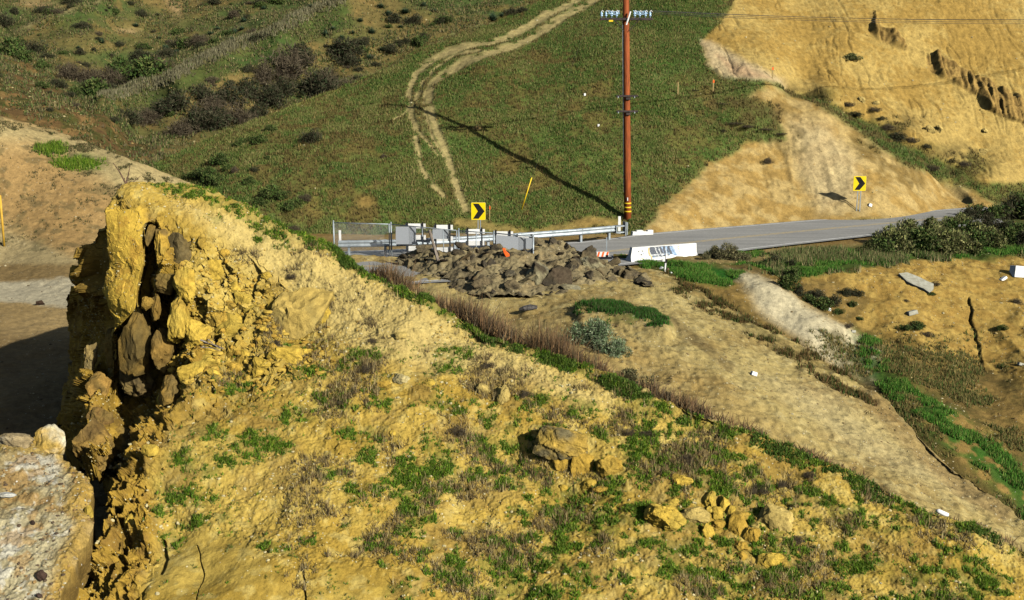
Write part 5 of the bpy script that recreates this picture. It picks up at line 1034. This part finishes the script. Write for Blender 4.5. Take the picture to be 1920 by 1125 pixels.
marker(896, 428, 446, 4, 'small white marker behind the barricades')
# ---- small weathered concrete kerb blocks beside the pole
kb = flat(1203, 441); o = MB().prism([(-.56,0),(.60,0),(.60,.26),(.30,.26),(.28,.20),(.06,.20),(.04,.27),(-.30,.27),(-.33,.21),(-.52,.21)], -.12, .12).build('kerb_block', M['white paint'], None, kb, bevel=.02); o.rotation_euler = (0, 0, .25)
tag(o, 'low notched white concrete block lying beside the road near the pole', 'concrete block')
# ---- concrete barrier with graffiti
a = flat(1178, 490.5); b = flat(1304, 481); L_ = (b - a).length; ang = math.atan2(b.y - a.y, b.x - a.x)
bar = empty('concrete_barrier', a, ang, 'white concrete traffic barrier with smeared black graffiti facing the rubble', 'barrier'); bar.scale = (1, 1, .80)
BZ = .80
pr = [(-.28, 0), (-.28, .08), (-.13, .30), (-.09, .80), (.09, .80), (.13, .30), (.28, .08), (.28, 0)]
m_ = MB(); V = [(.0 if z < .1 else .14 * (z / .8), y, z) for y, z in pr] + [(L_ if z < .1 else L_ - .02, y, z) for y, z in pr]; n_ = len(pr)
m_.add(V, [list(range(n_))[::-1], [n_ + j for j in range(n_)]] + [[j, (j + 1) % n_, n_ + (j + 1) % n_, n_ + j] for j in range(n_)]); 
for p_ in m_.f[2:]: p_.reverse()
m_.build('body', M['white paint'], bar, bevel=.015)
M['ink'] = mat_noise('black spray paint', (.03, .035, .045), (.09, .10, .12), scale=14, rough=.6, bump=0); M['ink blue'] = mat_noise('blue grey spray paint', (.12, .20, .33), (.30, .38, .46), scale=9, rough=.6, bump=0)
M['ink grey'] = mat_noise('grey spray paint', (.22, .23, .24), (.45, .46, .44), scale=9, rough=.6, bump=0); M['ink ochre'] = mat_noise('ochre spray paint', (.34, .24, .10), (.5, .38, .2), scale=9, rough=.6, bump=0)
def facey(z): return -.13 - (.30 - z) / .22 * .15 if z < .30 else -.09 - (.80 - z) / .50 * .04
def stroke(pts, w_, col, lift=.003):
    m = MB(); P = []
    for k, (x, z) in enumerate(pts):
        x0, z0 = pts[max(k - 1, 0)]; x1, z1 = pts[min(k + 1, len(pts) - 1)]; d = Vector((x1 - x0, z1 - z0)).normalized(); n = Vector((-d.y, d.x)) * w_ / 2
        for s_ in (-1, 1): xx, zz = x + n.x * s_, min(max(z + n.y * s_, .10), .785); P.append((xx * L_, facey(zz) - lift, zz))
    m.add(P, [[2 * k, 2 * k + 1, 2 * k + 3, 2 * k + 2] for k in range(len(pts) - 1)]); return m.build('graffiti', M[col], bar)
r3 = random.Random(5)
def wob(x0, z0, x1, z1, n=7, a_=.006): return [(x0 + (x1 - x0) * t / n + r3.uniform(-a_, a_), z0 + (z1 - z0) * t / n + r3.uniform(-a_, a_)) for t in range(n + 1)]
# broad dark middle field built of many overlapping sprayed strokes
for k in range(16):
    x = .295 + k * .0205; stroke(wob(x, .76, x + .03 + r3.uniform(-.01, .02), .16 + (.12 if x > .45 else .0), 6, .004), .030 * L_ / 2.2, ['ink grey', 'ink blue', 'ink', 'ink grey'][k % 4], .003 + .0006 * (k % 5))
for x0, x1, c_ in ((.30,.34,'ink'),(.33,.40,'ink'),(.40,.44,'ink'),(.44,.50,'ink'),(.50,.52,'ink'),(.54,.58,'ink blue'),(.57,.56,'ink'),(.60,.66,'ink blue'),(.62,.68,'ink blue')):
    stroke(wob(x0, .74, x1, .22, 7, .007), .035, c_, .007)
stroke(wob(.30, .755, .62, .76, 10, .004), .03, 'ink', .0075)
stroke([(.30, .70), (.345, .70), (.35, .55), (.33, .45), (.36, .30), (.38, .22)], .05, 'ink', .0078)
stroke([(.28, .74), (.275, .5), (.29, .35), (.31, .22), (.30, .12)], .022, 'ink ochre', .0076)
# faint scribbled characters, unreadable, on the left and right thirds
for cx_, cz_, col in [(.13,.68,'ink grey'),(.19,.69,'ink grey'),(.13,.56,'ink'),(.19,.57,'ink'),(.14,.42,'ink grey'),(.17,.38,'ink'),(.205,.44,'ink blue'),(.21,.28,'ink grey'),(.17,.20,'ink ochre'),(.24,.18,'ink blue'),(.715,.68,'ink ochre'),(.715,.55,'ink ochre'),(.735,.40,'ink grey'),(.765,.66,'ink grey'),(.765,.52,'ink grey'),(.765,.36,'ink grey')]:
    for q in range(3): stroke([(cx_ + r3.uniform(-.018, .018), cz_ + r3.uniform(-.04, .04)) for _ in range(3)], .014, col, .004 + .001 * q)
# ---- chain link fence
def mat_link(name, alpha, col):
    m, t, b = new_mat(name); L = t.links; tc = nd(t, 'ShaderNodeTexCoord'); sx = nd(t, 'ShaderNodeSeparateXYZ'); L.new(tc.outputs['Object'], sx.inputs[0])
    outs = []
    for op in ('ADD', 'SUBTRACT'):
        a_ = nd(t, 'ShaderNodeMath', operation=op); L.new(sx.outputs[0], a_.inputs[0]); L.new(sx.outputs[2], a_.inputs[1])
        f_ = nd(t, 'ShaderNodeMath', operation='MULTIPLY'); L.new(a_.outputs[0], f_.inputs[0]); f_.inputs[1].default_value = 14
        g_ = nd(t, 'ShaderNodeMath', operation='FRACT'); L.new(f_.outputs[0], g_.inputs[0])
        h_ = nd(t, 'ShaderNodeMath', operation='LESS_THAN'); L.new(g_.outputs[0], h_.inputs[0]); h_.inputs[1].default_value = alpha; outs.append(h_)
    mx = nd(t, 'ShaderNodeMath', operation='MAXIMUM'); L.new(outs[0].outputs[0], mx.inputs[0]); L.new(outs[1].outputs[0], mx.inputs[1]); L.new(mx.outputs[0], b.inputs['Alpha'])
    b.inputs['Base Color'].default_value = (*col, 1); b.inputs['Roughness'].default_value = .5; b.inputs['Metallic'].default_value = .3; return m
M['chain'] = mat_link('chain link', .085, (.40, .42, .43)); M['perf'] = mat_link('woven screen', .62, (.36, .385, .40))
fp = [(625,415),(733,418),(860,430),(926,434.5),(1000,441)]
FH = 1.66; posts = [flat(u, v, FH) for u, v in fp]; posts = [Vector((p.x, p.y, 0)) for p in posts]
fence = empty('chain_link_fence', posts[0], 0, 'galvanised chain link fence standing in front of the guardrail', 'fence')
for k, p in enumerate(posts):
    q = p - posts[0]
    MB().tube([q + Vector((0, 0, -.1)), q + Vector((0, 0, FH))], .036, 10).build('fence_post', M['galv'], fence, smooth=True)
    MB().tube([q + Vector((0, 0, FH)), q + Vector((0, 0, FH + .05))], [.045, .015], 10).build('post_cap', M['galv'], fence, smooth=True)
    if 0 < k < 3: q2 = q - Vector((.09, 0, 0)); MB().tube([q2 + Vector((0, 0, 0)), q2 + Vector((0, 0, FH - .04))], .024, 8).build('gate_stile', M['galv'], fence, smooth=True)
def fpanel(a, b, z0, z1, mat, name, off=-.01):
    d = b - a; L = d.length; o = MB().add([(0, 0, z0), (L, 0, z0), (L, 0, z1), (0, 0, z1)], [[0, 1, 2, 3]]).build(name, mat, fence, (a - posts[0]) + Vector((0, off, 0)))
    o.rotation_euler = (0, 0, math.atan2(d.y, d.x)); return o
for k in range(4):
    a_, b_ = posts[k] - posts[0], posts[k + 1] - posts[0]
    MB().tube([a_ + Vector((0, 0, FH - .06)), b_ + Vector((0, 0, FH - .06))], .022, 8).build('top_rail', M['galv'], fence, smooth=True)
    MB().tube([a_ + Vector((0, 0, .06)), b_ + Vector((0, 0, .06))], .012, 6).build('bottom_rail', M['galv'], fence, smooth=True)
    fpanel(posts[k], posts[k + 1], .03, FH - .04, M['chain'], 'wire_mesh')
for k, t in ((1, .47), (1, .78), (2, .5)):
    q = posts[k].lerp(posts[k + 1], t) - posts[0]; MB().tube([q, q + Vector((0, 0, FH - .05))], .02, 8).build('brace_tube', M['galv'], fence, smooth=True)
def screen(u0, u1, v0, v1, label, mat='perf', dv=0):
    y = float(np.interp((u0 + u1) / 2, [625, 733, 860, 926, 1000], [p.y for p in posts])) - .10
    A0, A1, A2, A3 = [Vector(unproj(*p, y)) for p in ((u0, v1), (u1, v1 + dv), (u1, v0 + dv), (u0, v0))]; c = (A0 + A2) / 2
    o = MB().add([A0 - c, A1 - c, A2 - c, A3 - c] + [q - c + Vector((0, .03, 0)) for q in (A0, A1, A2, A3)], [[0,1,2,3],[7,6,5,4],[0,4,5,1],[1,5,6,2],[2,6,7,3],[3,7,4,0]]).build('screen_panel', M[mat], None, c)
    return tag(o, label, 'panel')
M['panel grey'] = mat_noise('dull aluminium sheet', (.20, .21, .225), (.28, .295, .31), scale=30, rough=.55, metal=.2, bump=.15)
screen(742, 780, 425, 458, 'square woven grey panel hung on the fence beside the tall fence post', 'panel grey')
screen(811, 841, 430, 448, 'light grey panel hung on the fence right of the leaning post', 'panel grey')
screen(930, 1000, 441, 470, 'slanting grey sheet behind the top of the rubble heap', 'panel grey', 6)
# ---- barricades seen from behind
def barricade(u0, u1, vt, ys, label, lean_=0.0):
    y = ys; T = Vector(unproj(u0, vt, y)); T2 = Vector(unproj(u1, vt, y)); W = T2.x - T.x; H = T.z
    b_ = empty('barricade', (T.x, y, 0), lean_, label, 'barricade', 'white backed barricades behind the fence')
    for x in (.09, W - .14):
        MB().box((x, -.03, H / 2 + .03), (.075, .05, H + .06)).build('upright', M['black'], b_, bevel=.006)
        MB().box((x, 0, .03), (.06, .8, .05)).build('foot', M['black'], b_)
    for zz in (H - .13, H - .66, H - 1.18):
        MB().box((W / 2, .02, max(zz, .14)), (W, .03, .22)).build('board', M['white paint'], b_, bevel=.006)
    return b_
barricade(760, 798, 418.5, 52.35, 'white boarded barricade with black uprights behind the woven grey panel')
barricade(813, 849, 421, 52.2, 'white boarded barricade right behind the leaning wooden post')
barricade(873, 909, 429, 51.7, 'white boarded barricade directly below the chevron sign', .04)
barricade(926, 962, 433, 51.3, 'white barricade partly hidden by the slanting grey sheet', -.05)
barricade(966, 1002, 441, 51.0, 'white barricade farthest east half hidden by the rubble heap', -.08)
# striped panel on a thin stand
g = flat(1137, 486); sb = empty('striped_barricade', g, 0, 'small orange and white striped board on a thin steel stand by the heap', 'barricade')
z1 = Vector(unproj(1137, 445, g.y)).z; MB().box((0, .02, z1 / 2), (.05, .05, z1)).build('stand', M['galv'], sb); MB().box((0, 0, .06), (.5, .3, .05)).box((.03, 0, .12), (.12, .1, .16)).build('foot', M['black'], sb)
zc = Vector(unproj(1130, 476.5, g.y)).z; MB().box((-.17, -.02, zc), (.56, .025, .23)).build('board', M['white paint'], sb, bevel=.004)
for x in (-.44, -.24, -.04):
    s_ = MB().prism([(x, zc - .11), (x + .09, zc - .11), (x + .15, zc + .11), (x + .06, zc + .11)], -.037, -.034); s_.build('orange_stripe', M['orange'], sb)
# leaning wooden post
p0 = Vector(unproj(822, 491, 48.9)); p1 = Vector(unproj(805, 431, 48.7)); 
o = MB().tube([p0, p0.lerp(p1, .45), p1], [.075, .07, .055], 7).build('wooden_post', M['old wood']); tag(o, 'split grey wooden post leaning out of the rubble heap', 'post')
# orange scrap
q = on(mound, 950, 476)[0]; k_ = q.y / F_PX
o = MB().prism([(-8*k_, 11*k_), (-3*k_, 11*k_), (-1*k_, 5*k_), (5*k_, 0), (6*k_, -6*k_), (1*k_, -9*k_), (-3*k_, -3*k_), (-6*k_, 3*k_)], -.05, 0).build('orange_scrap', M['orange'], None, q + Vector((0, -.18, .08)), bevel=.01)
tag(o, 'twisted bright orange plastic scrap on top of the rubble heap', 'scrap')
# ---- survey stakes
def stake(u, v0, v1, sh, label, flag=None, w=2.2):
    g = ground_z(sh, u, v1); px = F_PX / g.y; h = (v1 - v0) / px; s_ = empty('survey_stake', g, 0, label, 'survey stake')
    MB().box((0, 0, h / 2 - .05), (w / px, .02, h + .1)).build('lath', M['stake'], s_)
    if flag: MB().box((.01, -.016, h - .16), (w / px * 1.4, .012, .17)).build('flag_tape', M['orange'], s_)
stake(1270, 158, 181, green, 'plain pale survey stake on the grassy hill behind the pole')
stake(1337, 150, 174, green, 'orange topped survey stake near the edge of the grass', True)
stake(1447, 127, 150, green, 'pink orange topped survey stake at the foot of the bluff', True)
stake(919, 387, 416, green, 'pale survey stake with orange tip right of the chevron sign', True, 1.6)
# yellow gas marker pole at the left edge
q0 = ground_z(yard, 7, 460); q1 = Vector(unproj(0, 366, q0.y))
o = MB().tube([q0, q1], .055, 10)  .build('yellow_pole', mat_noise('ochre pole paint', (.34, .19, .015), (.46, .27, .03), scale=3, rough=.7, bump=0), smooth=True); tag(o, 'slightly tilted yellow pole at the left edge by the bare hillside', 'pole')
# small white post with debris beside the barrier
g = flat(1246, 511, -.05); wp = empty('white_post', g, 0, 'thin white post with a dark band in the grass below the barrier', 'post')
zt = Vector(unproj(1248, 473, g.y)).z; MB().tube([Vector((0, 0, -.1)), Vector((.05, 0, zt))], .04, 8).build('shaft', M['white paint'], wp); MB().tube([Vector((.04, 0, zt * .52)), Vector((.045, 0, zt * .72))], .06, 8).build('dark_band', M['black'], wp)
MB().box((-.05, -.03, zt * .66), (.11, .03, .12)).build('reflector', M['white paint'], wp)
for k, (u, v, w_, h_, lab) in enumerate([(1241,502,10,6,'crumpled white scrap just left of the thin white post'), (1258,511,10,4,'flat white scrap right of the thin white post'), (1252,505,8,10,'tan cardboard scrap leaning behind the thin white post')]):
    q = flat(u, v, .02); o = link('scrap', rock_mesh('scrap', 70 + k, M['chunk'], 2, 6, .6, .05, (w_ * .012, .08, h_ * .012), A(226,222,212) if k < 2 else A(176,140,110)), None, q); tag(o, lab, 'scrap')
# ---- litter and blocks on the slopes
def block(name, u, v, w, h, sh, label, cat, mat, rot=0., tilt=0., depth=.6, bev=.02):
    p, n = on(sh, u, v); k = p.y / F_PX; a, c = w * k, h * k
    o = MB().box((0, 0, 0), (a, a * depth, c), taper=.92).build(name, M[mat], None, p + n * (c * .35), bevel=bev); o.rotation_euler = (math.radians(-8), tilt, rot); return tag(o, label, cat)
block('white_box', 1412, 708, 13, 8, spur, 'white box lying on the bare fill slope with a dark shadow', 'box', 'white paint', .3, .35)
block('concrete_block', 1907, 517, 30, 22, gully, 'bright white concrete block on the right bank', 'concrete block', 'white paint', .25, .12)
block('concrete_scrap', 1882, 522, 15, 5, gully, 'small white scrap left of the bright concrete block', 'scrap', 'white paint', .4, -.5)
block('white_bag', 1555, 583, 6, 6, gully, 'tiny white scrap in the bushes of the gully', 'scrap', 'white paint', .2, .3)
block('concrete_scrap', 1583, 715, 8, 6, gully, 'white scrap at the foot of the pale bank', 'scrap', 'white paint', .2, .5)
block('concrete_scrap', 1597, 625, 10, 5, gully, 'pale concrete scrap on the pale bank', 'scrap', 'concrete', .2, .1)
block('concrete_scrap', 1914, 684, 12, 6, gully, 'pale concrete scrap at the right edge of the bank', 'scrap', 'concrete', .2, .3)
block('white_scrap', 1630, 388, 7, 6, green, 'white bag on the sand beside the far road sign', 'scrap', 'white paint', .2, .3)
block('white_scrap', 1096, 176, 4, 5, green, 'tiny white scrap on the grassy hill left of the pole', 'scrap', 'white paint')
block('white_scrap', 1122, 235, 4, 5, green, 'lower tiny white scrap on the grassy hill near the pole', 'scrap', 'white paint')
block('concrete_scrap', 1710, 588, 20, 8, gully, 'pale slab half hidden by bushes in the gully', 'concrete slab', 'concrete', .2, -.2)
p, n = on(spur, 1765, 960) if False else (Vector(unproj(1765, 961, float(1 / hill.f(1765, interp(1765, crest))) + .35)), None)
o = MB().tube([Vector((-.10, 0, .03)), Vector((-.06, 0, .03)), Vector((.12, -.02, -.05))], [.03, .045, .045], 10).build('white_bottle', M['white paint'], None, p, smooth=True); tag(o, 'white plastic bottle lying in the weeds on the crest', 'bottle')
# flat concrete slab on the bank
p, n = on(gully, 1720, 533); k_ = p.y / F_PX; pts = [(1684,518),(1700,516),(1722,524),(1734,531),(1748,537),(1748,546),(1741,553),(1728,548),(1712,538),(1700,532)]
c = p; vs = [Vector(on(gully, u, v)[0]) - c for u, v in pts]; fn = Vector((0, -.6, .8))
m_ = MB(); V = [q + fn * .12 for q in vs] + [q - fn * .06 for q in vs]; n_ = len(pts)
m_.add(V, [list(range(n_))[::-1], [n_ + j for j in range(n_)]] + [[j, (j + 1) % n_, n_ + (j + 1) % n_, n_ + j] for j in range(n_)])
tag(m_.build('concrete_slab', M['concrete'], None, c), 'flat cracked pale concrete slab lying on the right bank', 'concrete slab')
# charred log behind the crest
p, n = on(spur, 990, 584); k_ = p.y / F_PX
o = MB().tube([Vector((-17*k_, 0, .0)), Vector((-8*k_, -.05, .06)), Vector((4*k_, 0, .10)), Vector((17*k_, .05, .08))], [.05, .10, .11, .07], 8).build('charred_log', mat_noise('charred wood', (.01, .009, .008), (.10, .09, .08), scale=9, rough=.9, bump=.4), None, p + Vector((0, 0, .06))); tag(o, 'short charred black log on the ground below the rubble heap', 'log')
# dead sapling on the cliff top, dead sticks, dried yucca
def twig_thing(name, label, cat, base, lines, mat):
    m = MB()
    for pts, r0 in lines: m.tube([Vector(q) for q in pts], [r0 * (1 - .75 * i / (len(pts) - 1)) for i in range(len(pts))], 5)
    return tag(m.build(name, mat, None, base), label, cat)
M['twigwood'] = mat_noise('dead twig bark', A(92,64,48), A(140,108,84), scale=12, rough=.9, bump=.2)
b0 = Vector(unproj(240, 356, 26.9)); k_ = 26.9 / F_PX
twig_thing('dead_sapling', 'bare forked dead sapling standing on the cliff top', 'sapling', b0,
  [([(0,0,-.1),(-4*k_,0,14*k_),(-14*k_,.05,32*k_),(-27*k_,.1,50*k_)], .030), ([(-3*k_,0,10*k_),(2*k_,0,26*k_),(8*k_,-.05,45*k_)], .024), ([(0,0,4*k_),(12*k_,.05,16*k_),(25*k_,.1,27*k_)], .014), ([(6*k_,.02,10*k_),(16*k_,.1,12*k_),(22*k_,.1,6*k_)], .010), ([(-2*k_,0,8*k_),(-12*k_,0,10*k_),(-20*k_,0,2*k_)], .010), ([(3*k_,0,6*k_),(5*k_,0,16*k_),(12*k_,0,20*k_)], .010), ([(0,0,2*k_),(-10*k_,0,0),(-24*k_,0,-12*k_)], .009)], M['twigwood'])
b0 = on(hill, 402, 650)[0]; k_ = b0.y / F_PX
twig_thing('dead_sticks', 'bundle of bleached dead sticks lying across the rock fall', 'sticks', b0 + Vector((0, -.15, .12)),
  [([(-22*k_,0,10*k_),(0,-.05,2*k_),(25*k_,-.05,-8*k_)], .022), ([(-18*k_,.05,4*k_),(8*k_,-.08,1*k_),(24*k_,-.1,-4*k_)], .018), ([(-6*k_,-.05,12*k_),(4*k_,-.1,4*k_),(18*k_,-.1,-6*k_)], .014), ([(-20*k_,-.1,-2*k_),(0,-.12,-3*k_),(20*k_,-.14,-9*k_)], .014), ([(0,-.1,6*k_),(8*k_,-.1,14*k_)], .008)], M['old wood'])
b0 = on(green, 894, 240)[0]; k_ = b0.y / F_PX; L_y = []
for j in range(16): a_ = math.radians(10 + j * 10.6); L_y.append(([(0, 0, 0), (math.cos(a_) * 5 * k_, .1 * math.sin(j), math.sin(a_) * 6 * k_), (math.cos(a_) * 10 * k_, .2 * math.sin(j), math.sin(a_) * 11 * k_)], .035))
twig_thing('dried_yucca', 'pale straw coloured dried yucca on the grassy hill below the tracks', 'yucca', b0 + Vector((0, -.1, 0)), L_y, M['stake'])
# pale grass stalks on the hill
for (u, v, h_, tl) in ((1078,832,34,.02),(1203,780,22,.1),(788,800,30,.9),(1018,845,16,.05)):
    b0 = on(hill, u, v)[0]; k_ = b0.y / F_PX; twig_thing('dry_stalk', {1078:'tall pale upright grass stalk behind the broad flat slab',1203:'pale dry stalk high on the east side of the hill',788:'long bleached stalk lying slantwise above the big green streak',1018:'short pale stalk standing at the left tip of the flat slab'}[u], 'stalk', b0, [([(0,0,0),(tl*h_*.5*k_,-.02,h_*.5*k_*(1-tl*.5)),(tl*h_*k_*1.2,-.03,h_*k_*(1-tl*.5))], .012)], M['stake'])
